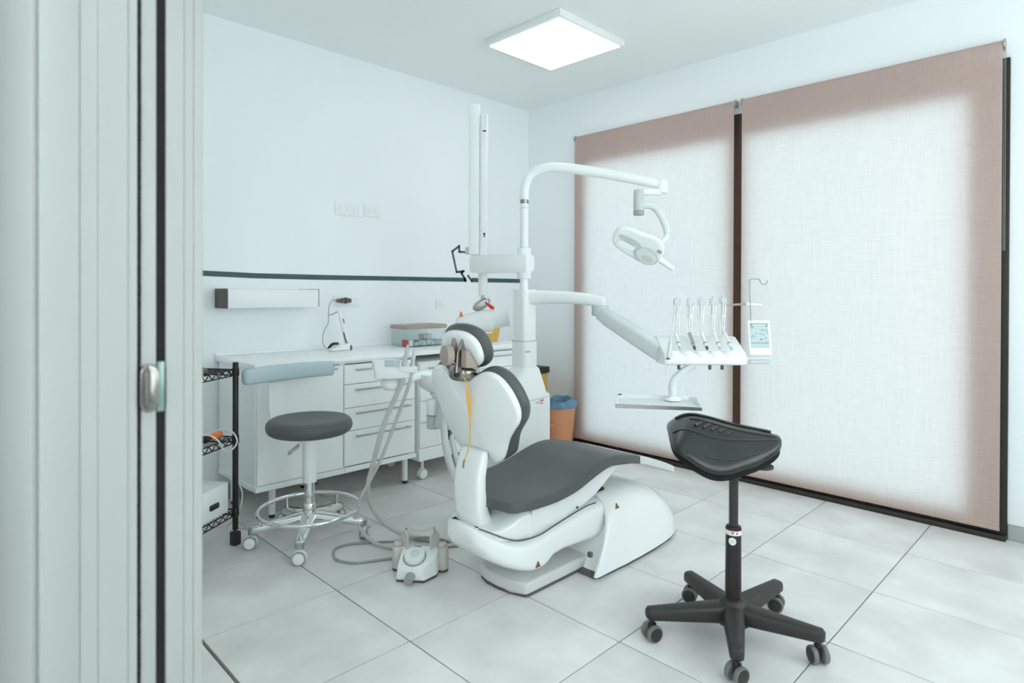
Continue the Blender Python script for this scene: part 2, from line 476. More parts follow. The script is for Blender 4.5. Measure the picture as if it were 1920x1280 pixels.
for k in range(240):
    z = 0.01+k*0.0096+random.uniform(-.002, .002)
    box(b, 0.3566, 0.3640, YJ+0.003+random.uniform(0, .004), YJ+0.02, z, z+0.006)
br = part('brush_seal', door_frame, b, M_seal); br['kind'] = 'stuff'
part('rubber_seal', door_frame, box(BM(), 0.3970, 0.4136, YJ+0.010, YJ+0.03, 0, 2.33), M_seal)
zc = 1.205
b = BM(); prism(b, rrect(0.036, 0.104, 0.0178, 8, 0.3790, zc), YJ-0.010, YJ+0.008, lambda x, y, h: (x, h, y), 0.005, 3)
pull = part('edge_pull', door_frame, b, M_nickel, 'oval brushed metal edge pull')
b = BM(); prism(b, rrect(0.022, 0.082, 0.0109, 8, 0.3800, zc), YJ-0.0135, YJ-0.008, lambda x, y, h: (x, h, y), 0.002, 2)
part('thumb_plate', pull, b, M_nickel)
part('keeper_plate', door_frame, box(BM(), 0.3972, 0.4128, YJ+0.006, YJ+0.011, zc-0.055, zc+0.055, 0.002), M_keeper)

# ------------------------------------------------------------------ window
b = BM()
fx0, fx1 = 4.497, 4.535
G = [(0.690, 2.035), (2.172, 3.545)]   # glass openings in Y
GZ0, GZ1 = 0.125, 2.575
box(b, fx0, fx1, FY0, G[0][0], 0, FZ, 0.003, 1)
box(b, fx0, fx1, G[1][1], FY1, 0, FZ, 0.003, 1)
for y0, y1 in G:
    box(b, fx0, fx1, y0, y1, GZ1, FZ, 0.003, 1); box(b, fx0, fx1, y0, y1, 0, GZ0, 0.003, 1)
win = struct('window_1', b, M_frame)
part('mullion', win, box(BM(), fx0, fx1, G[0][1], G[1][0], 0, FZ, 0.003, 1), M_mullion)
for y0, y1 in G: part('pane', win, box(BM(), 4.513, 4.519, y0+0.001, y1-0.001, GZ0+0.001, GZ1-0.001), M_glass)
part('sill_rail', win, box(BM(), 4.455, fx0+0.001, FY0, FY1, 0.0, 0.030, 0.004), M_frame)

b = BM()
for x0, x1, z0, z1 in ((WX0, WX1, WZ0, WZ0+0.06), (WX0, WX1, WZ1-0.06, WZ1), (WX0, WX0+0.06, WZ0+0.06, WZ1-0.06), (WX1-0.06, WX1, WZ0+0.06, WZ1-0.06), ((WX0+WX1)/2-0.04, (WX0+WX1)/2+0.04, WZ0+0.06, WZ1-0.06)):
    box(b, x0, x1, YF-0.09, YF-0.03, z0, z1, 0.003, 1)
fill_win2 = struct('fill_window_front', b, M_frame)  # unseen window, added to brighten the faces turned towards the camera
for x0, x1 in ((WX0+0.06, (WX0+WX1)/2-0.04), ((WX0+WX1)/2+0.04, WX1-0.06)):
    part('pane', fill_win2, box(BM(), x0+0.001, x1-0.001, YF-0.063, YF-0.057, WZ0+0.061, WZ1-0.061), M_glass)

# ------------------------------------------------------------------ roller blinds
def blind(y0, y1, label, chain):
    t = thing('roller_blind', label, 'blind', (4.46, (y0+y1)/2, 0.06), group='beige roller blinds over the window')
    b = BM()
    ny, nz = 16, 24
    r = 0.021; zt = 2.842
    ring = []
    path = [(4.455, 0.066+(zt-0.066)*k/nz) for k in range(nz+1)]
    for k in range(1, 13):
        a = PI-k/12*PI*1.35
        path.append((4.455+r+r*math.cos(a), zt+r*math.sin(a)))
    rows = [[b.verts.new((x+0.0012*math.sin(y*9+z), y0+(y1-y0)*i/ny, z)) for i in range(ny+1) for y in [y0+(y1-y0)*i/ny]] for x, z in path]
    for p, q in zip(rows[:-1], rows[1:]):
        for i in range(ny): b.faces.new((p[i], p[i+1], q[i+1], q[i]))
    part('cloth', t, b, M_blind)
    b = BM(); cyl(b, (4.476, y0+0.004, zt), (4.476, y1-0.004, zt), 0.0185)
    part('roller_tube', t, b, M_steel)
    b = BM(); prism(b, rrect(0.010, 0.022, 0.0045, 4, 4.456, 0.066), y0, y1, lambda x, z, h: (x, h, z))
    part('hem_bar', t, b, M_blind)
    for y, s in ((y0, -1), (y1, 1)):
        b = BM(); cyl(b, (4.476, y, zt), (4.476, y+s*0.012, zt), 0.030, bev=0.004); box(b, 4.476, XW, y if s > 0 else y-0.006, y+0.006 if s > 0 else y, zt-0.028, zt+0.028)
        part('bracket', t, b, M_steel)
    if chain:
        for dx in (-0.012, 0.012):
            b = BM()
            pts = [(4.468+dx*0.4, y0-0.008+dx*0.35, zt-0.02), (4.468+dx*0.4, y0-0.009+dx*0.35, 2.2), (4.468+dx*0.4, y0-0.009+dx*0.35, 1.66)]
            tube(b, pts, 0.0011, 6, 2)
            for k in range(190):
                zz = 2.80-k*0.006
                lathe(b, [(0.0004, -0.0019), (0.0019, 0), (0.0004, 0.0019)], 5, Matrix.Translation((4.468+dx*0.4, y0-0.009+dx*0.35, zz)))
            ch = part('bead_chain', t, b, M_steel); ch['kind'] = 'stuff'
blind(0.526, 2.060, 'wide beige woven roller blind with a bead chain, beside the bare right-hand wall end', True)
blind(2.121, 3.668, 'beige woven roller blind next to the orange bin and the room corner', False)

# ------------------------------------------------------------------ ceiling light, and the fill panel added out of view in the corridor
t = thing('ceiling_light', 'square flush white ceiling light panel, lit, with a thin white frame', 'ceiling light', (3.37, 2.97, 3.2))
b = BM(); box(b, 3.015, 3.735, 2.61, 3.34, 3.203, ZC, 0.004)
part('frame', t, b, M_white)
part('diffuser', t, box(BM(), 3.038, 3.708, 2.634, 3.304, 3.198, 3.2035, 0.001, 1), M_lamp)
t = thing('ceiling_light', 'unseen fill light panel added on the corridor ceiling before the doorway', 'ceiling light', (-0.7, 1.0, 3.2))
part('frame', t, box(BM(), -1.06, -0.34, 0.64, 1.36, 3.203, ZC, 0.004), M_white)
part('diffuser', t, box(BM(), -1.03, -0.37, 0.67, 1.33, 3.198, 3.2035, 0.001, 1), M_hall_fill)

# ================================================================== CABINETS AND WORKTOP
YC = 3.70
def bar_handle(parent, x0, x1, z, y):
    b = BM(); box(b, x0, x1, y-0.034, y-0.026, z-0.006, z+0.006, 0.002, 1)
    for x in (x0+0.02, x1-0.02): cyl(b, (x, y-0.028, z), (x, y+0.002, z), 0.004, seg=10)
    return part('handle', parent, b, M_steel)
def round_leg(parent, x, y, h=0.20):
    b = BM(); cyl(b, (x, y, 0.022), (x, y, h), 0.021)
    l = part('leg', parent, b, M_white)
    b = BM(); cyl(b, (x, y, 0.0), (x, y, 0.024), 0.018, bev=0.003)
    part('foot', l, b, M_black)
def carcass(t, x0, x1, z0, z1, y0=YC+0.018, y1=YB-0.02):
    b = BM()
    box(b, x0, x0+0.018, y0, y1, z0, z1, 0.001, 1); box(b, x1-0.018, x1, y0, y1, z0, z1, 0.001, 1)
    box(b, x0+0.018, x1-0.018, y0, y1, z0, z0+0.02); box(b, x0+0.018, x1-0.018, y1-0.01, y1, z0+0.02, z1)
    box(b, x0+0.018, x1-0.018, y0, y1-0.01, z1-0.018, z1)
    part('carcass', t, b, M_lam)
ZB, ZT = 0.236, 0.945
# door cabinet
t = thing('door_cabinet', 'white one-door base cabinet at the end of the counter, behind the round stool', 'cabinet', (1.80, 4.0, 0))
carcass(t, 1.508, 2.090, 0.212, ZT)
d = part('door', t, box(BM(), 1.514, 2.087, YC, YC+0.018, ZB, ZT-0.022, 0.002, 1), M_lam)
bar_handle(d, 1.70, 2.03, 0.905, YC)
part('bottom_rail', t, box(BM(), 1.500, 2.089, YC-0.012, YC+0.06, 0.200, 0.232, 0.003, 1), M_lam)
part('side_rail', t, box(BM(), 1.500, 1.512, YC+0.06, YB-0.03, 0.195, 0.228, 0.003, 1), M_lam)
for x in (1.565, 2.05): round_leg(t, x, 4.20)
round_leg(t, 1.640, 3.78)
# drawer cabinet
t = thing('drawer_cabinet', 'white four-drawer base cabinet between the round stool and the grey hoses', 'cabinet', (2.38, 4.0, 0))
carcass(t, 2.0915, 2.672, 0.212, ZT)
zz = [0.238, 0.474, 0.629, 0.788, ZT-0.022]
for k in range(4):
    d = part('drawer', t, box(BM(), 2.096, 2.669, YC, YC+0.018, zz[k]+0.0018, zz[k+1]-0.0018, 0.002, 1), M_lam)
    bar_handle(d, 2.168, 2.618, zz[k+1]-0.037, YC)
part('bottom_rail', t, box(BM(), 2.091, 2.674, YC-0.012, YC+0.06, 0.200, 0.232, 0.003, 1), M_lam)
for x, y in ((2.634, 3.775), (2.634, 4.2), (2.13, 4.2)): round_leg(t, x, y)

def caster(parent, x, y, r, wd, rz, body, wheel, cap=None, stem=0.0, stem_m=None, twin=True, hood=True):
    """twin-wheel caster standing at x, y (thing space of the parent = world here)"""
    Mx = Matrix.Translation((x, y, 0)) @ Matrix.Rotation(rz, 4, 'Z')
    b = BM()
    # hood over the wheels
    if hood:
        pr = []
        for k in range(11):
            a = PI*k/10
            pr.append((r*1.08*math.cos(a), r+r*1.10*math.sin(a)))
        pr += [(-r*1.08, r*0.75), (r*1.08, r*0.75)]
        prism(b, pr, -wd*0.22 if twin else -wd/2-0.004, wd*0.22 if twin else wd/2+0.004, lambda u, v, h: Mx @ Vector((u, h, v)), 0.002, 1)
    else: box(b, -r*0.35, r*0.5, -wd*0.16, wd*0.16, r*0.6, 2*r+0.004, 0.003, 1, Mx)
    cyl(b, Mx @ Vector((0, 0, 1.7*r)), Mx @ Vector((0, 0, 2*r+0.012+stem)), 0.011, seg=12)
    c = part('caster', parent, b, body)
    for s in ((-1, 1) if twin else (0,)):
        b = BM()
        y0, y1 = (s*wd*0.5, s*wd*0.20) if twin else (-wd/2, wd/2)
        cyl(b, Mx @ Vector((0, y0, r)), Mx @ Vector((0, y1, r)), r, seg=24, bev=0.004)
        wv = part('wheel', c, b, wheel)
        if cap and (s != 0):
            b = BM(); cyl(b, Mx @ Vector((0, s*wd*0.5, r)), Mx @ Vector((0, s*wd*0.535, r)), r*0.80, seg=24, bev=0.0015)
            part('hub_cap', c, b, cap)
    return c

# mobile drawer unit under the worktop
t = thing('mobile_drawer_unit', 'white mobile drawer unit on casters with a dark gap under the worktop', 'cabinet', (2.98, 4.0, 0))
carcass(t, 2.712, 3.262, 0.155, 0.890)
zz = [0.172, 0.40, 0.545, 0.680, 0.872]
zz = [0.250, 0.440, 0.600, 0.745, 0.885]
for k in range(4):
    d = part('drawer', t, box(BM(), 2.716, 3.258, YC, YC+0.018, zz[k]+0.0018, zz[k+1]-0.0018, 0.002, 1), M_lam)
    bar_handle(d, 2.775, 3.20, zz[k+1]-0.040, YC)
part('base_board', t, box(BM(), 2.712, 3.262, YC+0.002, YC+0.02, 0.155, 0.248, 0.002, 1), M_lam)
for x, y in ((2.785, 3.765), (3.2, 3.765), (2.785, 4.2), (3.2, 4.2)): caster(t, x, y, 0.040, 0.036, 0.0, M_white, M_lgrey, M_white, stem=0.055)
# third base unit
t = thing('drawer_cabinet', 'white drawer cabinet at the far end of the counter, behind the tall unit column', 'cabinet', (3.56, 4.0, 0))
carcass(t, 3.300, 3.850, 0.212, ZT)
zz = [0.238, 0.474, 0.629, 0.788, ZT-0.022]
for k in range(4):
    d = part('drawer', t, box(BM(), 3.304, 3.846, YC, YC+0.018, zz[k]+0.0018, zz[k+1]-0.0018, 0.002, 1), M_lam)
    bar_handle(d, 3.37, 3.78, zz[k+1]-0.037, YC)
for x, y in ((3.35, 3.775), (3.80, 3.775), (3.35, 4.2), (3.80, 4.2)): round_leg(t, x, y, 0.212)
# worktop
t = thing('worktop', 'long white laminate worktop running along the back wall over the cabinets', 'worktop', (2.7, 4.0, ZT))
part('top_board', t, box(BM(), 1.488, 3.870, 3.675, YB-0.001, ZT, 0.975, 0.004, 2), M_top)
part('upstand', t, box(BM(), 1.488, 3.870, YB-0.016, YB-0.001, 0.9752, 0.995, 0.003, 1), M_top)

# ------------------------------------------------------------------ on the wall
t = thing('wall_dispenser', 'long white wall-mounted box with a dark grey end cap above the counter', 'dispenser', (1.81, YB, 1.30))
part('housing', t, box(BM(), 1.500, 2.134, 4.132, YB-0.001, 1.300, 1.428, 0.006, 2), M_white)
part('end_cap', t, box(BM(), 1.486, 1.4995, 4.128, YB-0.001, 1.299, 1.430, 0.004, 2), mat('end_cap_grey', (0.085, 0.075, 0.065), 0.5))
part('lid_edge', t, box(BM(), 2.1345, 2.1375, 4.130, YB-0.02, 1.302, 1.430, 0.001, 1), M_mgrey)
part('lid_hinge', t, box(BM(), 1.98, 2.136, 4.1295, 4.1318, 1.4255, 1.4285, 0.0005, 1), M_mgrey)

def outlet(x0, x1, z0, z1, label, n, grp=None):
    t = thing('wall_outlet', label, 'outlet', ((x0+x1)/2, YB, z0), group=grp)
    b = BM(); box(b, x0, x1, YB-0.009, YB, z0, z1, 0.003, 2)
    part('cover_plate', t, b, M_white)
    ww = (x1-x0-0.03)/n
    for k in range(n):
        a = x0+0.015+k*ww
        b = BM(); box(b, a+0.004, a+ww-0.004, YB-0.0115, YB-0.008, z0+0.018, z1-0.018, 0.002, 1)
        s = part('socket', t, b, M_white)
        b = BM()
        for dz in (-0.013, 0, 0.013): cyl(b, (a+ww/2, YB-0.0122, (z0+z1)/2+dz), (a+ww/2, YB-0.0108, (z0+z1)/2+dz), 0.0032, seg=10)
        part('pin_hole', s, b, M_mgrey)
outlet(2.365, 2.575, 2.008, 2.108, 'white wide outlet plate high on the back wall, the one with three sockets', 3)
outlet(2.622, 2.765, 2.018, 2.108, 'small blank-looking white outlet plate high on the wall, beside the three-socket plate', 2)
outlet(2.352, 2.590, 1.295, 1.385, 'white outlet plate above the counter with the black plug in it', 3)
outlet(3.345, 3.430, 1.262, 1.345, 'small white outlet plate over the clear lidded box', 1)

# curing lamp on its charging base, its plug in the outlet
t = thing('curing_light', 'white handheld curing light on its charger base, wired to a black wall plug', 'dental tool', (2.30, 4.13, 0.975))
b = BM()
pad(b, [(2.222, 4.10), (2.36, 4.09), (2.385, 4.12), (2.385, 4.15), (2.36, 4.175), (2.222, 4.165), (2.205, 4.14), (2.205, 4.12)], 0.048, lambda x, y: 1.023-(0.02 if x < 2.23 else 0), rim=0.012, bot=lambda x, y: 1.0235)
part('charger_base', t, b, M_white)
b = BM(); tube(b, [(2.210, 4.128, 1.000), (2.228, 4.10, 1.030), (2.27, 4.098, 1.030)], 0.010, 8)
part('base_hook', t, b, M_black2)
b = BM(); tube(b, [(2.372, 4.13, 0.998), (2.352, 4.13, 1.07), (2.325, 4.13, 1.16), (2.300, 4.13, 1.25), (2.289, 4.13, 1.275)], lambda u: 0.024-0.016*u, 12)
part('wand', t, b, M_white)
b = BM(); box(b, 2.354, 2.392, 4.105, 4.155, 0.976, 1.012, 0.006, 2); part('wand_tip', t, b, M_bronze)
b = BM(); tube(b, [(2.347, 4.107, 1.03), (2.333, 4.106, 1.055), (2.318, 4.106, 1.11)], 0.004, 6); part('trim_line', t, b, M_black2)
b = BM(); box(b, -0.006, 0.006, -0.003, 0.003, -0.018, 0.018, 0.002, 1, Matrix.Translation((2.322, 4.111, 1.195)) @ Matrix.Rotation(-0.3, 4, 'Y')); part('button', t, b, M_mgrey)
b = BM(); tube(b, [(2.215, 4.13, 0.992), (2.19, 4.15, 1.01), (2.185, 4.17, 1.05), (2.21, 4.2, 1.12), (2.255, 4.22, 1.175), (2.268, 4.24, 1.25), (2.290, 4.26, 1.32), (2.335, 4.285, 1.345), (2.372, 4.29, 1.342)], 0.0032, 6, 6)
part('cable', t, b, M_mgrey)
b = BM(); tube(b, [(2.262, 4.215, 1.235), (2.272, 4.18, 1.245), (2.286, 4.14, 1.262)], 0.0035, 6, 6); part('cable', t, b, M_mgrey)
b = BM()
cyl(b, (2.366, 4.292, 1.342), (2.40, 4.294, 1.342), 0.014, bev=0.003); cyl(b, (2.398, 4.294, 1.342), (2.485, 4.296, 1.342), 0.018, bev=0.004); cyl(b, (2.430, 4.294, 1.342), (2.452, 4.294, 1.342), 0.024, bev=0.003)
box(b, 2.40, 2.48, 4.29, 4.319, 1.330, 1.354, 0.003, 1)
part('plug', t, b, M_bronze)

# clear lidded box with packets
t = thing('storage_box', 'clear plastic storage box with a taupe lid on the counter', 'box', (2.99, 4.09, 0.975))
bx0, bx1, by0, by1, bz = 2.800, 3.180, 3.98, 4.20, 0.976
b = BM(); wl = 0.003
box(b, bx0, bx1, by0, by1, bz, bz+wl); box(b, bx0, bx1, by0, by0+wl, bz+wl, bz+0.135); box(b, bx0, bx1, by1-wl, by1, bz+wl, bz+0.135)
box(b, bx0, bx0+wl, by0+wl, by1-wl, bz+wl, bz+0.135); box(b, bx1-wl, bx1, by0+wl, by1-wl, bz+wl, bz+0.135)
part('tub', t, b, M_clear)
b = BM(); pad(b, rrect(0.412, 0.250, 0.03, 5, 2.990, 4.09), 0.034, lambda x, y: 1.146+0.008*math.cos((x-2.989)*6), rim=0.010)
part('lid', t, b, M_taupe)
items = [(2.828, 2.868, 0.05, M_sticker), (2.808, 2.825, 0.052, M_red), (2.872, 2.92, 0.035, M_contents), (2.925, 3.00, 0.045, M_contents), (3.005, 3.09, 0.05, M_contents), (3.095, 3.165, 0.042, M_contents), (3.03, 3.12, 0.085, M_sticker)]
for k, (a, c, h, mm) in enumerate(items):
    b = BM(); y0 = 4.0 if k < 6 else 4.09
    box(b, a, c, y0, y0+0.07, bz+0.004, bz+0.004+h, 0.004, 1)
    solo('packet', b, mm, ['white packet with nothing on it at the left inside the clear box', 'thin red packet inside the clear box', 'blue-grey packet beside the white one inside the clear box', 'blue-grey packet, second of four inside the clear box', 'tallest blue-grey packet inside the clear box', 'blue-grey packet at the right end inside the clear box', 'taller white packet at the back inside the clear box'][k], 'packet', ((a+c)/2, y0+0.035, bz+0.004), 'packets in the clear box')
# yellow sharps box on the counter
t = thing('sharps_box', 'small yellow waste box on the counter behind the headrest', 'waste box', (3.67, 4.02, 0.975))
b = BM(); prism(b, [(3.59, 0.976), (3.745, 0.976), (3.775, 1.095), (3.565, 1.065)], 3.95, 4.09, lambda x, z, h: (x, h, z), 0.006, 2)
part('tub', t, b, M_yellow)
b = BM(); tube(b, [(3.56, 3.945, 1.04), (3.60, 3.940, 1.06), (3.64, 3.940, 1.055), (3.67, 3.945, 1.065)], 0.006, 8)
part('handle', t, b, M_white)

# ------------------------------------------------------------------ bins in the corner
t = thing('waste_bin', 'terracotta orange waste bin with a blue liner beside the window', 'bin', (4.26, 3.66, 0))
b = BM(); cx, cy = 4.245, 3.66
lathe(b, [(0.105, 0.0), (0.112, 0.004), (0.145, 0.40), (0.148, 0.43), (0.142, 0.43), (0.135, 0.40), (0.10, 0.012)], 40, Matrix.Translation((cx, cy, 0)))
part('bucket', t, b, M_binor)
b = BM()
rings = []
for r, z, a in ((0.150, 0.372, 0.0), (0.154, 0.392, 0.006), (0.155, 0.425, 0.008), (0.150, 0.445, 0.012), (0.138, 0.438, 0.01), (0.128, 0.38, 0.01), (0.10, 0.25, 0.012)):
    rings.append([Vector((cx+(r+a*0.3*math.sin(9*q+z*40))*math.cos(q), cy+(r+a*0.3*math.sin(9*q+z*40))*math.sin(q), z+a*math.sin(3*q)+a*0.6*math.sin(7*q+1))) for q in [2*PI*i/72 for i in range(72)]])
ring_loft(b, rings, False, True)
part('liner', t, b, M_bluebag)
t = thing('medical_waste_box', 'tall yellow medical waste box with a black lid, in the corner behind the unit', 'waste box', (4.2, 3.93, 0))
part('tub', t, box(BM(), 4.06, 4.305, 3.86, 4.08, 0.0, 0.655, 0.012, 3), M_yellow)
part('lid', t, box(BM(), 4.045, 4.32, 3.845, 4.095, 0.655, 0.715, 0.010, 3), M_black)

# ================================================================== ROUND STOOL
def stool_leg_profile(b, a0, a1, w0, w1, h0, h1, ztop0, ztop1, ang, C):
    Mx = Matrix.Translation(C) @ Matrix.Rotation(ang, 4, 'Z')
    rings = []
    for k in range(9):
        t = k/8; x = a0+(a1-a0)*t; wd = w0+(w1-w0)*t; h = h0+(h1-h0)*t; z = ztop0+(ztop1-ztop0)*t
        rings.append([Mx @ Vector((x, wd/2*c, z-h/2+h/2*s)) for c, s in [(math.copysign(abs(math.cos(q))**0.6, math.cos(q)), math.copysign(abs(math.sin(q))**0.6, math.sin(q))) for q in [2*PI*i/16 for i in range(16)]]])
    # rounded outer end
    rings.append([sum(rings[-1], Vector())/16+(p-sum(rings[-1], Vector())/16)*0.6+Mx.to_3x3() @ Vector((0.012, 0, 0)) for p in rings[-1]])
    ring_loft(b, rings)
SC = Vector((1.640, 3.280, 0))
t = thing('round_stool', 'round charcoal-seated operator stool with a grey curved backrest and chrome foot ring', 'stool', SC)
b = BM()
circ = [(SC.x+0.236*math.cos(2*PI*i/48), SC.y+0.236*math.sin(2*PI*i/48)) for i in range(48)]
pad(b, circ, 0.086, lambda x, y: 0.698, puff=-0.008, rim=0.040, center=(SC.x, SC.y))
part('seat', t, b, M_cushion, ang=60)
b = BM(); lathe(b, [(0.19, 0.622), (0.17, 0.604), (0.075, 0.592), (0.06, 0.575)], 32, Matrix.Translation(SC)); part('seat_pan', t, b, M_white)
b = BM(); cyl(b, SC+Vector((0, 0, 0.335)), SC+Vector((0, 0, 0.59)), 0.040, bev=0.003); part('column_sleeve', t, b, M_white)
b = BM(); cyl(b, SC+Vector((0, 0, 0.12)), SC+Vector((0, 0, 0.336)), 0.029); lathe(b, [(0.036, 0.10), (0.040, 0.12), (0.036, 0.20), (0.030, 0.215)], 24, Matrix.Translation(SC))
part('column', t, b, M_chrome)
b = BM(); p0 = SC+Vector((-0.06, -0.07, 0.600)); tube(b, [p0, p0+Vector((-0.06, -0.06, -0.010)), p0+Vector((-0.115, -0.085, -0.030))], 0.006, 8); part('lever', t, b, M_white)
b = BM(); cyl(b, p0+Vector((-0.07, -0.066, -0.013)), p0+Vector((-0.14, -0.098, -0.038)), 0.010, bev=0.003, seg=12); part('lever_grip', t, b, M_mgrey)
angs = [157, 234, 320, 27, 92]
for a in angs:
    q = math.radians(a); b = BM()
    stool_leg_profile(b, 0.02, 0.297, 0.082, 0.052, 0.066, 0.040, 0.172, 0.122, q, SC)
    part('base_leg', t, b, M_chrome, ang=50)
    x, y = SC.x+0.31*math.cos(q), SC.y+0.31*math.sin(q)
    b = BM(); cyl(b, (SC.x+0.30*math.cos(q), SC.y+0.30*math.sin(q), 0.080), (SC.x+0.30*math.cos(q), SC.y+0.30*math.sin(q), 0.112), 0.022, seg=16); part('caster_socket', t, b, M_steel)
    caster(t, x, y, 0.036, 0.050, math.radians({157: -32, 234: -36, 320: 40, 27: 75, 92: 10}[a]), M_white, M_mgrey, M_white)
b = BM(); fr = [(SC.x+0.275*math.cos(2*PI*i/32), SC.y+0.275*math.sin(2*PI*i/32), 0.185) for i in range(32)]
tube(b, fr, 0.011, 10, 2, closed=True)
fring = part('foot_ring', t, b, M_chrome)
for a in angs:
    q = math.radians(a); b = BM(); cyl(b, (SC.x+0.262*math.cos(q), SC.y+0.262*math.sin(q), 0.105), (SC.x+0.270*math.cos(q), SC.y+0.270*math.sin(q), 0.18), 0.007, seg=10); part('ring_bracket', fring, b, M_chrome)
# backrest: a curved bar on a flat upright
b = BM()
rings = []
for k in range(25):
    s = -1+2*k/24
    x = 1.622+0.268*s; y = 3.525-0.045*s*s+0.01*s; z = 0.936+0.002*s
    hh, tt = 0.047-0.004*abs(s), 0.028
    n = Vector((0.34*s*0.5, 1, 0)).normalized()
    rings.append([Vector((x, y, z))+n*tt*c+Vector((0, 0, 1))*hh*v for c, v in [(math.copysign(abs(math.cos(q))**0.45, math.cos(q)), math.copysign(abs(math.sin(q))**0.45, math.sin(q))) for q in [2*PI*i/20 for i in range(20)]]])
for sgn in (0, -1):
    r0 = rings[sgn]; c0 = sum(r0, Vector())/20; e = Vector((-0.010 if sgn == 0 else 0.010, 0, 0))
    new = [c0+(p-c0)*0.72+e for p in r0]
    if sgn == 0: rings.insert(0, new)
    else: rings.append(new)
ring_loft(b, rings)
part('backrest', t, b, M_blugrey, 'blue-grey curved backrest bar', ang=70)
b = BM()
tp = [(1.575, 3.555, 0.93), (1.575, 3.560, 0.80), (1.577, 3.555, 0.70), (1.583, 3.53, 0.645), (1.60, 3.45, 0.612), (1.62, 3.36, 0.605)]
P = spline(tp, 6); rings = []
for i, p in enumerate(P):
    d = (P[min(i+1, len(P)-1)]-P[max(i-1, 0)]).normalized(); n = d.cross(Vector((1, 0, 0))).normalized()
    rings.append([p+Vector((1, 0, 0))*0.052*c+n*0.009*s for c, s in ((1, 1), (-1, 1), (-1, -1), (1, -1))])
ring_loft(b, rings)
part('back_upright', t, b, M_white)

# ================================================================== SADDLE STOOL
SS = Vector((2.430, 1.150, 0))
t = thing('saddle_stool', 'black leather saddle stool on a black five-arm caster base near the window', 'stool', SS)
e1 = Vector((0.7101, -0.7041, 0)); e2 = Vector((-0.7041, -0.7101, 0))      # front of the saddle, and its near side
e1, e2 = (e1+e2*0.2).normalized(), (e2-e1*0.2).normalized()
def sw(x, y, z): return SS+e1*x+e2*y+Vector((0, 0, z))
_rg = [(-.30, .795), (-.28, .832), (-.254, .868), (-.22, .895), (-.17, .906), (-.10, .894), (0, .868), (.10, .852), (.16, .842), (.20, .824)]
_kk = [(-.27, .8), (-.235, 1.0), (-.184, 1.85), (-.106, 2.6), (.02, 2.75), (.08, 3.7), (.12, 4.4), (.20, 4.4)]
def tab(T, x):
    if x <= T[0][0]: return T[0][1]
    for (a, u), (c, v) in zip(T[:-1], T[1:]):
        if x <= c: return u+(v-u)*(x-a)/(c-a)
    return T[-1][1]
def soft(T, x): return sum(tab(T, x+d) for d in (-.03, -.02, -.01, 0, .01, .02, .03))/7
def saddle_top(x, y):
    return soft(_rg, x)-soft(_kk, x)*abs(y)**1.95
half = [(0.180, 0.0), (0.174, 0.045), (0.148, 0.085), (0.10, 0.122), (0.04, 0.166), (-0.03, 0.205), (-0.10, 0.228), (-0.17, 0.240), (-0.222, 0.234), (-0.250, 0.198), (-0.262, 0.13), (-0.264, 0.06)]
ol = half+[(-0.264, 0.0)]+[(x, -y) for x, y in reversed(half[1:])]
ol = [(p.x, p.y) for p in cspline([(x, y, 0) for x, y in ol], 4)]
b = BM(); pad(b, ol, 0.032, saddle_top, rim=0.010, fn=sw, rings=(0, 0.15, 0.3, 0.45, 0.6, 0.75, 0.88, 1.0), center=(-0.05, 0.0))
part('seat', t, b, M_leather, ang=70)
b = BM(); pad(b, [(-0.05+(x+0.05)*0.975, y*0.975) for x, y in ol], 0.034, lambda x, y: saddle_top(x, y)-0.030, rim=0.012, fn=sw, rings=(0, 0.5, 1.0), center=(-0.05, 0.0))
part('seat_base', t, b, M_underside, ang=70)
def seam(pts, r=0.0022):
    b = BM(); tube(b, [sw(x, y, saddle_top(x, y)+0.0012) for x, y in [(p.x, p.y) for p in spline([(x, y, 0) for x, y in pts], 8)]], r, 6, 1, smooth=False)
    return b
part('seam', t, seam([(-0.252, 0.118), (-0.15, 0.135), (-0.04, 0.120), (0.06, 0.085), (0.155, 0.048)]), M_leather)
part('seam', t, seam([(-0.13, 0.208), (-0.03, 0.185), (0.05, 0.142), (0.13, 0.088)]), M_leather)
part('seam', t, seam([(-0.18, 0.045), (-0.10, 0.050), (0.02, 0.048), (0.16, 0.030)], 0.0018), M_leather)
for k in range(5):
    x = -0.15+k*0.030
    part('embossed_stroke', t, seam([(x-0.012, 0.098), (x+0.004, 0.082), (x+0.018, 0.064)], 0.0062-0.0007*k), M_leather)
b = BM(); tube(b, [sw(x, -0.012, saddle_top(x, -0.012)+0.004) for x in [-0.235+0.02*i for i in range(20)]], 0.0055, 8, 2)
part('ridge_piping', t, b, M_leather)
part('seat_plate', t, box(BM(), -0.10, 0.10, -0.07, 0.07, 0.715, 0.732, 0.004, 1, Matrix.Translation(SS) @ Matrix.Rotation(-0.78, 4, 'Z')), M_black)
b = BM(); tube(b, [sw(0.03, 0.0, 0.722), sw(0.10, 0.03, 0.716), sw(0.145, 0.045, 0.716)], 0.007, 8); part('lever', t, b, M_black)
b = BM(); cyl(b, sw(0.105, 0.03, 0.708), sw(0.105, 0.03, 0.722), 0.042, bev=0.004, seg=24); part('tilt_knob', t, b, M_black)
b = BM(); cyl(b, SS+Vector((0, 0, 0.43)), SS+Vector((0, 0, 0.76)), 0.0185, seg=20); part('gas_piston', t, b, mat('piston_black', (0.035, 0.034, 0.030), 0.35, 0.2))
b = BM(); cyl(b, SS+Vector((0, 0, 0.655)), SS+Vector((0, 0, 0.725)), 0.030, seg=20, bev=0.003); part('piston_collar', t, b, M_black)
b = BM(); lathe(b, [(0.034, 0.10), (0.032, 0.18), (0.0305, 0.450), (0.0285, 0.456), (0.019, 0.456)], 32, Matrix.Translation(SS)); colm = part('column', t, b, M_blackm)
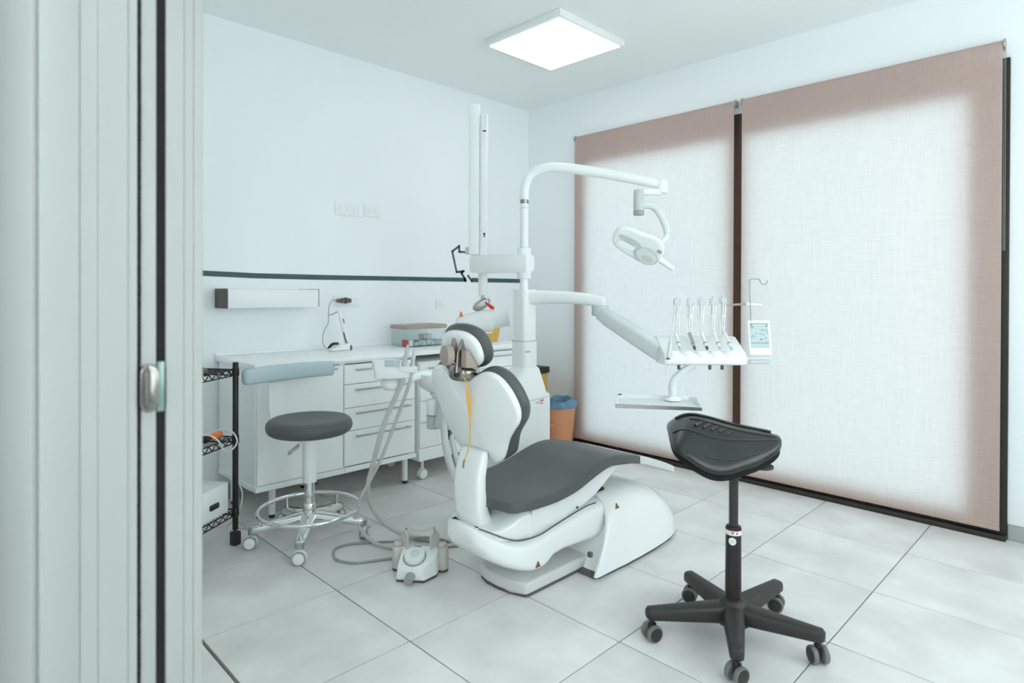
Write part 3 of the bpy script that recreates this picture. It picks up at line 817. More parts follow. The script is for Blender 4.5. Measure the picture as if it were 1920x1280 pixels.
# label ring and round sticker on the column
b = BM()
def on_col(r, a, z): return SS+Vector((r*math.cos(a), r*math.sin(a), z))
af = math.atan2(-SS.y, -SS.x)
rings = [[on_col(0.0322, 2*PI*i/48, z) for i in range(48)] for z in (0.425, 0.444)]
ring_loft(b, rings, False, False); part('label_ring', colm, b, M_sticker)
b = BM()
ring_loft(b, [[on_col(0.0325, 2*PI*i/48, z) for i in range(48)] for z in (0.4435, 0.4455)], False, False)
def patch(b, da, dz, pts, r):
    vs = [b.verts.new(on_col(r, af+da+x/r, dz+z)) for x, z in pts]; b.faces.new(vs)
patch(b, -0.08, 0.4375, [(-0.006, 0.004), (0, 0.0018), (0.006, 0.004), (0.004, -0.003), (0, -0.006), (-0.004, -0.003)], 0.0327)
patch(b, 0.45, 0.435, [(-0.004, -0.004), (0.004, -0.004), (0.004, 0.004), (-0.004, 0.004)], 0.0327)
part('red_print', colm, b, M_red)
b = BM(); patch(b, -0.12, 0.402, [(0.0155*math.cos(2*PI*i/28), 0.0155*math.sin(2*PI*i/28)) for i in range(28)], 0.0328); part('round_sticker', colm, b, M_sticker)
b = BM()
for k, (wd, dz) in enumerate(((0.008, 0.004), (0.011, 0.0), (0.007, -0.004))): patch(b, -0.12, 0.402+dz, [(-wd, -0.0008), (wd, -0.0008), (wd, 0.0008), (-wd, 0.0008)], 0.0331)
part('sticker_print', colm, b, M_mgrey)
# moulded star base: one hub, five arms
b = BM(); lathe(b, [(0.030, 0.055), (0.066, 0.062), (0.072, 0.10), (0.062, 0.135), (0.044, 0.158), (0.034, 0.162)], 32, Matrix.Translation(SS)); part('base_hub', t, b, M_black, ang=60)
for (cx, cy), wz in zip(((2.168, 1.37), (2.151, 1.003), (2.485, 0.837), (2.764, 1.109), (2.567, 1.42)), (20, -60, 32, -30, 10)):
    q = math.atan2(cy-SS.y, cx-SS.x); L = math.hypot(cx-SS.x, cy-SS.y)
    b = BM(); stool_leg_profile(b, 0.015, L+0.012, 0.092, 0.052, 0.082, 0.050, 0.146, 0.134, q, SS)
    part('base_arm', t, b, M_black, ang=50)
    caster(t, cx, cy, 0.034, 0.062, math.radians({20: -22, -60: -18, 32: 50, -30: -76, 10: -72}[wz]), M_blackm, M_wheel, M_black, stem=0.006, hood=False)

# ================================================================== DENTAL CHAIR (its long axis runs along X, head end towards the doorway)
CY = 2.12
t = chair = thing('dental_chair', 'white dental chair with charcoal upholstery in the middle of the room', 'dental chair', (2.40, CY, 0))
def sup(n, c, s): return math.copysign(abs(c)**(2/n), c), math.copysign(abs(s)**(2/n), s)
def xloft(b, st, n=3.5, seg=40):
    """st: (x, half width, z bottom, z top[, y centre, tilt]) stations of a superellipse section"""
    rings = []
    for q in st:
        x, wd, zb, zt = q[:4]; yc = q[4] if len(q) > 4 else CY; tl = q[5] if len(q) > 5 else 0
        r = []
        for i in range(seg):
            c, s = sup(n, math.cos(2*PI*i/seg), math.sin(2*PI*i/seg)); z = (zb+zt)/2+(zt-zb)/2*s
            r.append(Vector((x+tl*(z-zb), yc+wd*c, z)))
        rings.append(r)
    return ring_loft(b, rings)
def ip(tab, x):
    if x <= tab[0][0]: return tab[0][1]
    for (a, u), (c, v) in zip(tab[:-1], tab[1:]):
        if x <= c: return u+(v-u)*(x-a)/(c-a)
    return tab[-1][1]
# base plate
b = BM(); prism(b, [(2.66, 1.957), (2.66, 2.285), (2.10, 2.285), (2.030, 2.268), (2.008, 2.20), (2.004, 2.12), (2.016, 2.04), (2.040, 1.966), (2.060, 1.957)], 0.012, 0.070, bev=0.014, seg=3)
part('base_plate', t, b, mat('base_grey', (0.66, 0.655, 0.63), 0.4, var=0.02))
b = BM(); prism(b, [(2.66, 1.963), (2.66, 2.279), (2.10, 2.279), (2.036, 2.262), (2.014, 2.20), (2.010, 2.12), (2.022, 2.04), (2.046, 1.970), (2.064, 1.963)], 0.0, 0.013)
part('base_gasket', t, b, M_dgrey)
# lift-arm shell
def lerp_st(tabs, xs): return [(x, ip(tabs[0], x), ip(tabs[1], x), ip(tabs[2], x)) for x in xs]
xs = [1.768, 1.775, 1.79, 1.81, 1.84, 1.88, 1.92, 1.96, 2.0, 2.04, 2.08, 2.11, 2.14, 2.17, 2.20, 2.25, 2.32, 2.40, 2.48, 2.56, 2.66]
b = BM(); xloft(b, lerp_st(([(1.768, .05), (1.775, .08), (1.79, .110), (1.81, .135), (1.84, .162), (1.88, .186), (1.96, .212), (2.05, .222), (2.4, .222), (2.66, .20)],
    [(1.768, .345), (1.79, .285), (1.84, .225), (1.9, .183), (1.98, .145), (2.05, .122), (2.11, .122), (2.14, .135), (2.17, .158), (2.25, .165), (2.40, .155), (2.48, .142), (2.66, .15)],
    [(1.768, .385), (1.81, .362), (1.90, .315), (1.96, .30), (2.02, .294), (2.1, .298), (2.18, .312), (2.33, .335), (2.43, .345), (2.66, .33)]), xs), 4.2)
low = part('lift_arm_shell', t, b, M_shell, ang=50)
# seat support, the upper shell
xs = [1.785, 1.80, 1.82, 1.85, 1.88, 1.93, 1.98, 2.03, 2.1, 2.2, 2.3, 2.4, 2.5, 2.58, 2.66, 2.74, 2.80]
b = BM(); xloft(b, lerp_st(([(1.785, .085), (1.80, .112), (1.85, .155), (1.93, .195), (2.03, .212), (2.4, .214), (2.6, .20), (2.8, .17)],
    [(1.785, .335), (1.88, .295), (2.03, .275), (2.2, .29), (2.35, .315), (2.5, .35), (2.58, .39), (2.66, .43), (2.8, .485)],
    [(1.785, .368), (1.82, .366), (1.88, .372), (1.915, .395), (1.96, .440), (2.05, .446), (2.2, .453), (2.35, .483), (2.5, .512), (2.62, .522), (2.8, .500)]), xs), 4.0)
upp = part('seat_shell', t, b, M_shell, ang=50)
b = BM(); pts = [(1.90+0.0, 0.306)]
gx_ = [1.79, 1.83, 1.88, 1.93, 1.98, 2.04, 2.1, 2.18, 2.26, 2.34, 2.42, 2.5]
gz = [(1.768, .385), (1.81, .364), (1.90, .317), (1.96, .302), (2.02, .296), (2.1, .300), (2.18, .314), (2.33, .337), (2.43, .347), (2.66, .333)]
gw = [(1.785, .105), (1.80, .126), (1.85, .169), (1.93, .205), (2.03, .214), (2.4, .215), (2.6, .203)]
tube(b, [(x, CY-ip(gw, x)+0.001, ip(gz, x)+0.004) for x in gx_], 0.0035, 6, 4)
part('seam_gasket', t, b, M_dgrey)
part('cover_panel', upp, box(BM(), 2.025, 2.150, CY-0.2155, CY-0.205, 0.335, 0.425, 0.003, 1), M_shell)
b = BM(); cyl(b, (2.345, CY-0.218, 0.362), (2.345, CY-0.208, 0.362), 0.006, seg=14); part('screw', upp, b, M_dgrey)
# bracket that carries the backrest
rings = []
for z, cx_, hx, hw in ((0.325, 1.905, .045, .062), (0.338, 1.890, .052, .078), (0.37, 1.874, .050, .085), (0.41, 1.860, .044, .088), (0.46, 1.849, .037, .090), (0.52, 1.842, .033, .091), (0.58, 1.846, .031, .088), (0.63, 1.858, .030, .086), (0.665, 1.868, .028, .082), (0.69, 1.876, .020, .074)):
    r = []
    for i in range(28):
        c, s = sup(4.0, math.cos(2*PI*i/28), math.sin(2*PI*i/28)); r.append(Vector((cx_+hx*s, 2.130+hw*c, z)))
    rings.append(r)
b = BM(); ring_loft(b, rings); part('backrest_bracket', t, b, M_shell, ang=60)
b = BM(); box(b, 1.806, 1.94, 2.040, 2.222, 0.338, 0.366, 0.004, 1); part('bracket_slot', t, b, M_black2)
# seat cushion
zt_ = [(1.86, .497), (1.95, .494), (2.05, .492), (2.14, .492), (2.23, .499), (2.32, .515), (2.41, .541), (2.48, .560), (2.54, .571), (2.60, .573), (2.66, .568), (2.75, .550), (2.88, .519)]
th_ = [(1.86, .040), (2.05, .048), (2.25, .050), (2.5, .052), (2.66, .045), (2.88, .045)]
def ztop(x, y):
    return (ip(zt_, x-0.02)+ip(zt_, x)+ip(zt_, x+0.02))/3 - 0.010*(1-min(1, ((y-CY)/0.25)**2))*(1 if x < 2.55 else 0.5)
out = [(1.93, 2.30), (1.885, 2.215), (1.868, 2.12), (1.866, 2.00), (1.868, 1.895), (1.885, 1.873), (1.95, 1.868), (2.10, 1.866), (2.30, 1.867), (2.50, 1.872), (2.66, 1.878), (2.80, 1.888), (2.872, 1.893), (2.879, 1.905), (2.879, 2.12), (2.879, 2.335), (2.872, 2.347), (2.80, 2.352), (2.66, 2.362), (2.5, 2.368), (2.30, 2.373), (2.12, 2.374), (2.02, 2.362)]
dense = []
for i, p in enumerate(out):
    q = out[(i+1) % len(out)]; n = max(1, int(math.dist(p, q)/0.035))
    dense += [(p[0]+(q[0]-p[0])*k/n, p[1]+(q[1]-p[1])*k/n) for k in range(n)]
def seat_pad(b, outline, th, rim, zf, puff=0.0):
    # grid-like cushion: rings follow the outline, so the top bends along X
    N = len(outline); O = [Vector(p) for p in outline]
    rings = []
    cy = CY
    def inset(d):
        r = []
        for i in range(N):
            tt = (O[(i+1) % N]-O[i-1]).normalized(); r.append(O[i]+Vector((-tt.y, tt.x))*d)
        return r
    for k in range(5):
        a = k/4*PI/2
        rings.append([(p.x, p.y, zf(p.x, p.y)-rim*(1-math.cos(a))) for p in inset(rim*(1-math.sin(a)))])
    rings.append([(p.x, p.y, zf(p.x, p.y)-th(p.x)) for p in inset(0.0)])
    rings.append([(p.x, p.y, zf(p.x, p.y)-th(p.x)-0.002) for p in inset(0.012)])
    V = [[b.verts.new(p) for p in r] for r in rings]
    for A, B in zip(V[:-1], V[1:]):
        for i in range(N): b.faces.new((A[i], A[(i+1) % N], B[(i+1) % N], B[i]))
    # top: squash the inner outline towards the long axis in steps
    prev = V[0]; base = inset(rim)
    for s in (0.8, 0.55, 0.3, 0.12, 0.0):
        ring = [b.verts.new((p.x, cy+(p.y-cy)*s, zf(p.x, cy+(p.y-cy)*s)+puff*(1-s))) for p in base]
        for i in range(N):
            try: b.faces.new((prev[(i+1) % N], prev[i], ring[i], ring[(i+1) % N]))
            except ValueError: pass
        prev = ring
    b.faces.new(V[-1])
b = BM(); seat_pad(b, dense, lambda x: ip(th_, x), 0.012, ztop)
part('seat_cushion', t, b, M_cushion, ang=45)
# foot plate
fo = [(2.8805, 2.330), (2.8805, 2.12), (2.8805, 1.905), (2.95, 1.896), (3.05, 1.888), (3.15, 1.886), (3.22, 1.890), (3.262, 1.910), (3.285, 1.955), (3.295, 2.05), (3.290, 2.15), (3.27, 2.23), (3.22, 2.285), (3.12, 2.318), (3.0, 2.328)]
den2 = []
for i, p in enumerate(fo):
    q = fo[(i+1) % len(fo)]; n = max(1, int(math.dist(p, q)/0.035))
    den2 += [(p[0]+(q[0]-p[0])*k/n, p[1]+(q[1]-p[1])*k/n) for k in range(n)]
zf_ = [(2.88, .517), (2.95, .497), (3.05, .462), (3.15, .425), (3.22, .396), (3.30, .362)]
b = BM(); seat_pad(b, den2, lambda x: 0.043-0.02*(x-2.88), 0.010, lambda x, y: ip(zf_, x))
part('foot_plate', t, b, mat('pale_grey_upholstery', (0.66, 0.66, 0.64), 0.4, var=0.03), 'pale grey foot plate')
# backrest
A = Vector((1.93, 2.15, 0.62)); tv = Vector((-0.323, 0, 0.947)).normalized(); yv = Vector((0, 1, 0)); nv = Vector((-tv.z, 0, tv.x)).normalized()
bo = [(.188, .449), (.16, .467), (.115, .466), (.095, .440), (.062, .418), (.01, .412), (-.064, .424), (-.114, .445), (-.152, .461), (-.195, .468), (-.239, .460), (-.276, .437), (-.307, .398), (-.326, .355), (-.335, .313), (-.330, .278), (-.310, .240), (-.262, .190), (-.217, .139), (-.170, .062), (-.139, .026), (-.095, .008), (-.06, .02), (0.0, .03), (.08, .03), (.135, .045), (.165, .09), (.186, .14), (.207, .215), (.218, .311), (.219, .379), (.208, .425)]
bo = [(p.x, p.y) for p in cspline([(x, y, 0) for x, y in bo], 3)]
b = BM()
pad(b, bo, 0.034, lambda x, y: 0.0, puff=0.026, rim=0.012, fn=lambda x, y, z: A+yv*x+tv*y+nv*z, center=(-0.055, 0.25), rings=(0, .2, .4, .6, .8, 1))
part('backrest_shell', t, b, M_shell, ang=60)
bc = [(-0.055+(x+0.055)*1.035, 0.25+(y-0.25)*1.035) for x, y in bo]
b = BM()
pad(b, bc, 0.060, lambda x, y: -0.030, puff=0.0, rim=0.026, fn=lambda x, y, z: A+yv*x+tv*y+nv*z, center=(-0.055, 0.25), rings=(0, .5, 1), bot=lambda x, y: -0.030-0.035*max(0, 1-max(0, y)/0.26)**1.2)
part('backrest_cushion', t, b, M_cushion, ang=60)
# headrest
HC = Vector((1.800, 2.130, 1.158)); ht = Vector((-0.40, 0, 0.917)).normalized(); hn = Vector((-ht.z, 0, ht.x))
def hp(x, y, z): return HC+yv*x+ht*y+hn*z
def oval(a, c, n=40, k=2.4):
    o = []
    for i in range(n):
        u, v = sup(k, math.cos(2*PI*i/n), math.sin(2*PI*i/n)); o.append((a*u, c*v))
    return o
b = BM(); pad(b, oval(0.128, 0.092), 0.040, lambda x, y: 0.034-1.1*x*x-1.4*y*y, rim=0.014, fn=hp, rings=(0, .25, .5, .75, 1)); hs = part('headrest_shell', t, b, M_shell, ang=60)
b = BM(); pad(b, oval(0.146, 0.108), 0.060, lambda x, y: 0.006-0.6*x*x-0.8*y*y, rim=0.028, fn=hp, rings=(0, .25, .5, .75, 1)); part('headrest_cushion', t, b, M_cushion, ang=60)
# headrest hinge
b = BM(); cyl(b, (1.684, 2.122, 1.136), (1.718, 2.114, 1.136), 0.0455, bev=0.006, seg=40); part('hinge_knob', t, b, M_taupe, 'taupe round hinge knob')
b = BM(); prism(b, [(1.715, 1.06), (1.745, 1.06), (1.782, 1.20), (1.755, 1.215), (1.722, 1.15)], 2.072, 2.086, lambda x, z, h: (x, h, z), 0.003, 1); part('hinge_bar', t, b, M_nickel)
b = BM(); prism(b, [(1.735, 1.085), (1.806, 1.075), (1.796, 1.100), (1.752, 1.160), (1.738, 1.160)], 2.030, 2.070, lambda x, z, h: (x, h, z), 0.006, 2); part('hinge_cover', t, b, M_taupe)
b = BM(); prism(b, [(1.722, 1.10), (1.752, 1.10), (1.772, 1.225), (1.752, 1.228)], 2.118, 2.146, lambda x, z, h: (x, h, z), 0.004, 1); part('hinge_link', t, b, M_taupe)
b = BM(); xloft(b, [(1.742, .030, 1.03, 1.075, 2.118), (1.752, .055, 1.018, 1.088, 2.118), (1.785, .068, 1.012, 1.088, 2.118), (1.82, .060, 1.015, 1.075, 2.118)], 2.6, 24); part('hinge_housing', t, b, M_nickel, ang=60)
b = BM(); box(b, 1.725, 1.76, 2.085, 2.105, 1.038, 1.085, 0.004, 1); part('hinge_catch', t, b, M_black2)
# front foot housing
b = BM()
fs = []
for x, wd, zt, tl in ((2.397, .280, .352, .60), (2.402, .286, .356, .60), (2.44, .290, .358, .52), (2.52, .290, .360, .42), (2.64, .294, .362, .28), (2.78, .294, .358, .16), (2.92, .290, .345, .06), (3.04, .282, .315, .0), (3.13, .268, .270, .0), (3.20, .248, .205, .0), (3.245, .222, .130, .0), (3.262, .198, .075, 0), (3.268, .18, .03, 0)):
    r = []
    for i in range(41):
        a = PI*i/40; c, s = sup(3.4, math.cos(a), math.sin(a)); z = 0.016+(zt-0.016)*s
        r.append(Vector((x+tl*z, CY+wd*c*(1-0.06*z/0.36), z)))
    fs.append(r)
inn = [Vector((p.x+0.002, CY+(p.y-CY)*0.955, 0.016+(p.z-0.016)*0.965)) for p in fs[0]]
ring_loft(b, [[p+Vector((0.05, 0, 0)) for p in inn], inn]+fs, True, True, closed=False)
fh = part('foot_housing', t, b, M_shell, ang=50)
b = BM()
prism(b, [(2.42, CY-.262), (2.44, CY-.274), (2.66, CY-.288), (2.92, CY-.284), (3.13, CY-.262), (3.25, CY-.20), (3.25, CY+.20), (3.13, CY+.262), (2.92, CY+.284), (2.66, CY+.288), (2.44, CY+.274), (2.42, CY+.262)], 0.0, 0.017)
part('housing_gasket', t, b, M_dgrey)
b = BM(); box(b, 2.405, 2.425, 1.868, 1.892, 0.105, 0.13, 0.003, 1); part('latch', fh, b, M_dgrey)
b = BM(); box(b, 2.60, 2.68, 1.99, 2.25, 0.352, 0.368, 0.004, 1); part('arm_slot', fh, b, M_black2)
def warn(parent, P, ux, uz, s):
    n = Vector(ux).cross(Vector(uz)).normalized()
    def tri(k, off): return [tuple(Vector(P)+Vector(ux)*(math.cos(a)*s*k)+Vector(uz)*(math.sin(a)*s*k)+n*off) for a in (PI/2, PI/2+2*PI/3, PI/2+4*PI/3)]
    b = BM(); b.faces.new([b.verts.new(p) for p in tri(1, 0.0)]); b.faces.new([b.verts.new(p) for p in reversed(tri(1, -0.002))])
    st = part('warning_sticker', parent, b, M_amber, 'amber warning triangle', smooth=False)
    b = BM()
    o = tri(0.98, 0.0005); i_ = tri(0.74, 0.0005)
    for k in range(3):
        j = (k+1) % 3; b.faces.new([b.verts.new(p) for p in (o[k], o[j], i_[j], i_[k])])
    c = Vector(P)+n*0.0006
    for (x0, z0, x1, z1) in ((-.16, -.10, .16, .45), (-.42, -.36, .42, -.16)):
        b.faces.new([b.verts.new(c+Vector(ux)*s*x+Vector(uz)*s*z) for x, z in ((x0, z0), (x1, z0), (x1, z1), (x0, z1))])
    part('sticker_print', st, b, M_black2, smooth=False)
warn(low, (2.055, CY-0.2235, 0.172), (1, 0, 0), (0, 0.0, 1), 0.019)
warn(fh, (2.600, CY-0.268, 0.318), (1, 0.0, 0), (0, 0.30, 0.95), 0.020)

# yellow bib cord hanging from the headrest hinge
t = thing('bib_cord', 'yellow bib cord with a metal clip hanging down the white backrest shell', 'cord', (1.80, 2.02, 1.0))
cp = [(1.752, 2.098, 1.045), (1.752, 2.062, 1.038), (1.752, 2.048, 1.012), (1.758, 2.046, 0.978), (1.774, 2.052, 0.90), (1.792, 2.068, 0.80), (1.800, 2.085, 0.722), (1.790, 2.104, 0.660)]
b = BM(); tube(b, cp, lambda u: 0.0035+0.0085*math.exp(-((u-0.50)/0.12)**2), 8, 8, flat=0.6)
part('cord', t, b, M_cord)
b = BM(); tube(b, [(1.790, 2.104, 0.662), (1.788, 2.107, 0.648), (1.787, 2.109, 0.625)], 0.0045, 8); part('clip', t, b, M_nickel)

# ================================================================== DENTAL UNIT BEHIND THE CHAIR
UX, UY = 2.860, 2.765
t = unit = thing('dental_unit', 'tall white dental unit cabinet with its column behind the dental chair', 'dental unit', (UX, UY, 0))
b = BM(); pr = rrect(0.40, 0.36, 0.05, 6, 2.775, 2.80)
rings = []
for z, k in ((0.0, 0.98), (0.02, 1.0), (0.70, 1.0), (0.745, 0.99), (0.765, 0.955)): rings.append([Vector((2.775+(x-2.775)*k, 2.80+(y-2.80)*k, z+(0.03*(x-2.775) if z > 0.6 else 0))) for x, y in pr])
ring_loft(b, rings); part('cabinet', t, b, M_shell, ang=40)
rings = []
for z, wx, wy, cx, cy in ((0.755, 0.36, 0.32, 2.775, 2.80), (0.80, 0.34, 0.30, 2.782, 2.80), (0.87, 0.24, 0.22, 2.82, 2.78), (0.915, 0.16, 0.16, UX-0.003, UY), (0.93, 0.142, 0.142, UX-0.003, UY)):
    rings.append([Vector((x, y, z)) for x, y in rrect(wx, wy, 0.035, 5, cx, cy)])
b = BM(); ring_loft(b, rings); part('shoulder', t, b, M_white, ang=40)
b = BM(); ring_loft(b, [[Vector((x, y, z)) for x, y in rrect(q, q, 0.03, 5, UX-0.003, UY)] for z, q in ((0.92, 0.13), (1.098, 0.13))]); colw = part('column', t, b, M_white)
b = BM(); ring_loft(b, [[Vector((x, y, z)) for x, y in rrect(q, q, 0.03, 5, UX-0.003, UY)] for z, q in ((1.104, 0.120), (1.43, 0.120))]); part('upper_column', t, b, M_white)
b = BM(); ring_loft(b, [[Vector((x, y, z)) for x, y in rrect(0.135, 0.135, 0.03, 5, UX-0.003, UY)] for z in (1.0975, 1.1045)]); part('seam_ring', t, b, M_lgrey)
b = BM()
for k, (x0, x1) in enumerate(((0.0, .010), (.013, .018), (.021, .032), (.037, .046))):
    box(b, 2.800+x0, 2.800+x1, UY-0.0662, UY-0.0645, 1.030, 1.040 if k % 2 == 0 else 1.037)
part('column_print', colw, b, M_mgrey)
# little red and black pinwheel emblem with a grey word beside it
b = BM()
ec = (2.862, 2.6195, 0.722)
for k in range(4):
    a = PI/4+k*PI/2
    o = [(0.002*math.cos(a), 0.002*math.sin(a)), (0.016*math.cos(a-0.45), 0.016*math.sin(a-0.45)), (0.020*math.cos(a), 0.020*math.sin(a)), (0.016*math.cos(a+0.45), 0.016*math.sin(a+0.45))]
    if k == 0: continue
    b.faces.new([b.verts.new((ec[0]+x, ec[1]-0.0004, ec[2]+z)) for x, z in o])
em = part('emblem', unit, b, mat('emblem_rose', (0.72, 0.16, 0.13), 0.5), smooth=False)
b = BM(); b.faces.new([b.verts.new((ec[0]+x, ec[1]-0.0004, ec[2]+z)) for x, z in ((.0015, .0015), (.017, .006), (.015, .015), (.006, .017))])
part('emblem_petal', em, b, M_black2, smooth=False)
b = BM()
for k in range(6): box(b, ec[0]-0.050+k*0.0055, ec[0]-0.050+k*0.0055+0.0038, ec[1]-0.0006, ec[1]+0.001, ec[2]-0.004, ec[2]+0.004)
part('emblem_word', em, b, M_lgrey)
b = BM(); tube(b, [(2.60, 2.621, 0.735), (2.78, 2.6188, 0.742), (2.955, 2.6188, 0.752)], 0.0018, 6); part('lid_seam', unit, b, M_lgrey)
b = BM(); box(b, 2.9752, 2.9768, 2.66, 2.94, 0.56, 0.5625); box(b, 2.93, 2.975, 2.6185, 2.6195, 0.56, 0.5625); part('panel_seam', unit, b, M_lgrey)
b = BM(); box(b, 2.60, 2.70, 2.60, 2.68, 0.80, 0.83, 0.01, 2); box(b, 2.55, 2.62, 2.62, 2.70, 0.79, 0.815, 0.008, 2); part('cup_shelf', unit, b, M_white)
# spittoon bowl on its bracket, cup filler and filter under it
b = BM(); lathe(b, [(0.018, -0.112), (0.035, -0.108), (0.075, -0.085), (0.112, -0.04), (0.125, 0.0), (0.121, 0.002), (0.105, -0.035), (0.07, -0.075), (0.015, -0.095)], 40, Matrix.Translation((2.185, 2.835, 0.945)))
part('spittoon_bowl', t, b, M_white, ang=60)
b = BM(); tube(b, [(2.185, 2.835, 0.845), (2.23, 2.83, 0.80), (2.38, 2.82, 0.78), (2.60, 2.80, 0.74)], 0.034, 14); part('bowl_arm', t, b, M_white)
b = BM(); cyl(b, (2.160, 2.815, 0.712), (2.160, 2.815, 0.80), 0.040, bev=0.006, seg=28); flt = part('filter_cup', t, b, M_white)
b = BM(); cyl(b, (2.160, 2.815, 0.632), (2.160, 2.815, 0.706), 0.038, bev=0.006, seg=28); part('filter_jar', flt, b, M_lgrey)
b = BM(); cyl(b, (2.160, 2.815, 0.704), (2.160, 2.815, 0.714), 0.0385, seg=28); part('filter_ring', flt, b, M_mgrey)
b = BM(); prism(b, [(2.10, 0.66), (2.30, 0.66), (2.34, 0.80), (2.28, 0.88), (2.15, 0.86)], 2.66, 2.74, lambda x, z, h: (x, h, z), 0.015, 2); part('suction_manifold', t, b, M_lgrey)
b = BM(); tube(b, [(2.118, 2.665, 0.68), (2.095, 2.62, 0.58), (2.09, 2.56, 0.46), (2.11, 2.47, 0.32), (2.20, 2.42, 0.20), (2.32, 2.42, 0.12)], 0.020, 12); part('supply_hose', t, b, M_hose)
b = BM(); tube(b, [(2.150, 2.655, 0.68), (2.135, 2.60, 0.56), (2.14, 2.53, 0.42), (2.18, 2.46, 0.28), (2.30, 2.45, 0.16)], 0.015, 12); part('supply_hose', t, b, M_lgrey)
b = BM(); box(b, 2.125, 2.24, 2.62, 2.70, 0.60, 0.655, 0.008, 2); part('hose_clamp', t, b, M_dgrey)

# ------------------------------------------------------------------ operating lamp on its pole
t = thing('operating_lamp', 'white operating lamp on a curved pole arm in front of the blinds', 'lamp', (2.856, 2.772, 1.43))
PX, PY = 2.858, 2.772
b = BM(); tube(b, [(PX, PY, 1.43), (PX, PY, 1.70), (PX, PY, 1.985)], 0.0265, 18, 2); pole = part('pole', t, b, M_white)
for z in (1.58, 1.70, 1.955):
    b = BM(); cyl(b, (PX, PY, z), (PX, PY, z+0.004), 0.0275, seg=24); part('pole_seam', pole, b, M_lgrey)
b = BM(); cyl(b, (PX, PY, 1.985), (PX, PY, 2.012), 0.028, seg=24); part('pole_band', pole, b, M_nickel)
b = BM(); tube(b, [(PX, PY, 2.01), (2.860, 2.768, 2.09), (2.877, 2.743, 2.165), (2.925, 2.682, 2.205), (3.0, 2.59, 2.213), (3.15, 2.42, 2.182), (3.30, 2.245, 2.138), (3.41, 2.115, 2.104)], lambda u: 0.030+0.004*u, 18, 6); part('boom', t, b, M_white)
b = BM(); cyl(b, (3.418, 2.104, 2.04), (3.418, 2.104, 2.128), 0.040, bev=0.010, seg=24); part('boom_joint', t, b, M_white)
b = BM(); tube(b, [(3.412, 2.106, 2.048), (3.34, 2.13, 2.045), (3.255, 2.158, 2.035)], 0.022, 12); part('spring_arm', t, b, M_white)
b = BM(); cyl(b, (3.248, 2.160, 1.918), (3.248, 2.160, 2.05), 0.033, bev=0.008, seg=24); ej = part('elbow_joint', t, b, M_lgrey)
b = BM(); cyl(b, (3.248, 2.160, 1.893), (3.248, 2.160, 1.918), 0.034, bev=0.003, seg=24); part('joint_ring', ej, b, M_mgrey)
b = BM(); tube(b, [(3.255, 2.156, 1.955), (3.30, 2.10, 1.952), (3.325, 2.066, 1.915), (3.345, 2.036, 1.845), (3.352, 2.016, 1.775)], 0.024, 14); part('fork_arm', t, b, M_pale)
LC = Vector((3.195, 2.125, 1.708))
lx = (Vector((0.71, -0.704, 0))*0.90+Vector((0, 0, -0.46))).normalized()             # along the head
ly = Vector((0.704, 0.71, 0)).cross(lx).normalized()
ly = (ly*0.86+Vector((0.704, 0.71, 0))*0.5).normalized(); lz = lx.cross(ly).normalized()
def lp(x, y, z): return LC+lx*x+ly*y+lz*z
sgn = 1 if lz.dot(Vector((-0.7, -0.7, 0))) > 0 else -1
b = BM(); lo = [(-0.165, 0.0), (-0.155, -0.052), (-0.10, -0.080), (-0.02, -0.085), (0.07, -0.100), (0.135, -0.072), (0.16, -0.01), (0.145, 0.055), (0.08, 0.088), (-0.02, 0.085), (-0.11, 0.075), (-0.155, 0.045)]
lo = [(p.x, p.y) for p in cspline([(x, y, 0) for x, y in lo], 5)]
pad(b, lo, 0.060, lambda x, y: 0.03-0.9*y*y*1.5-0.3*x*x, rim=0.022, fn=lp, rings=(0, .3, .6, .85, 1)); head = part('lamp_head', t, b, M_white, ang=60)
zf2 = 0.034*sgn
def disc(name, cx, cy, rx, ry, z0, z1, M, parent):
    b = BM(); prism(b, [(cx+rx*math.cos(2*PI*i/32), cy+ry*math.sin(2*PI*i/32)) for i in range(32)], min(z0, z1), max(z0, z1), lambda x, y, h: lp(x, y, h), 0.003, 1); return part(name, parent, b, M)
zt0 = 0.024 if sgn > 0 else -0.036
zt1 = 0.036 if sgn > 0 else -0.048
ysg = -1 if ly.z > 0 else 1
disc('lens_ring', 0.072, 0.030*ysg, 0.075, 0.050, zt0, zt1, M_lgrey, head)
lens = disc('lens', 0.072, 0.030*ysg, 0.066, 0.042, zt0, zt1+0.003*sgn, M_lens, head)
disc('led_cluster', 0.085, 0.038*ysg, 0.034, 0.018, zt0, zt1+0.006*sgn, mat('lens_warm', (0.62, 0.585, 0.54), 0.2), head)
disc('vent_slot', -0.060, -0.012*ysg, 0.075, 0.014, zt0, zt1-0.006*sgn, M_lgrey, head)
disc('vent_slot', -0.070, 0.030*ysg, 0.060, 0.020, zt0, zt1-0.007*sgn, M_top, head)
disc('switch', 0.125, -0.035*ysg, 0.016, 0.009, zt0, zt1, M_mgrey, head)
b = BM(); tube(b, [(3.350, 2.018, 1.78), (3.34, 2.03, 1.745), (3.315, 2.065, 1.70)], 0.016, 10); part('yoke', t, b, M_white)
b = BM(); tube(b, [lp(0.135, 0.02*ysg, 0.0), lp(0.20, 0.030*ysg, 0.0), lp(0.262, 0.040*ysg, 0.0)], lambda u: 0.022-0.007*u, 14); part('lamp_handle', t, b, M_white)

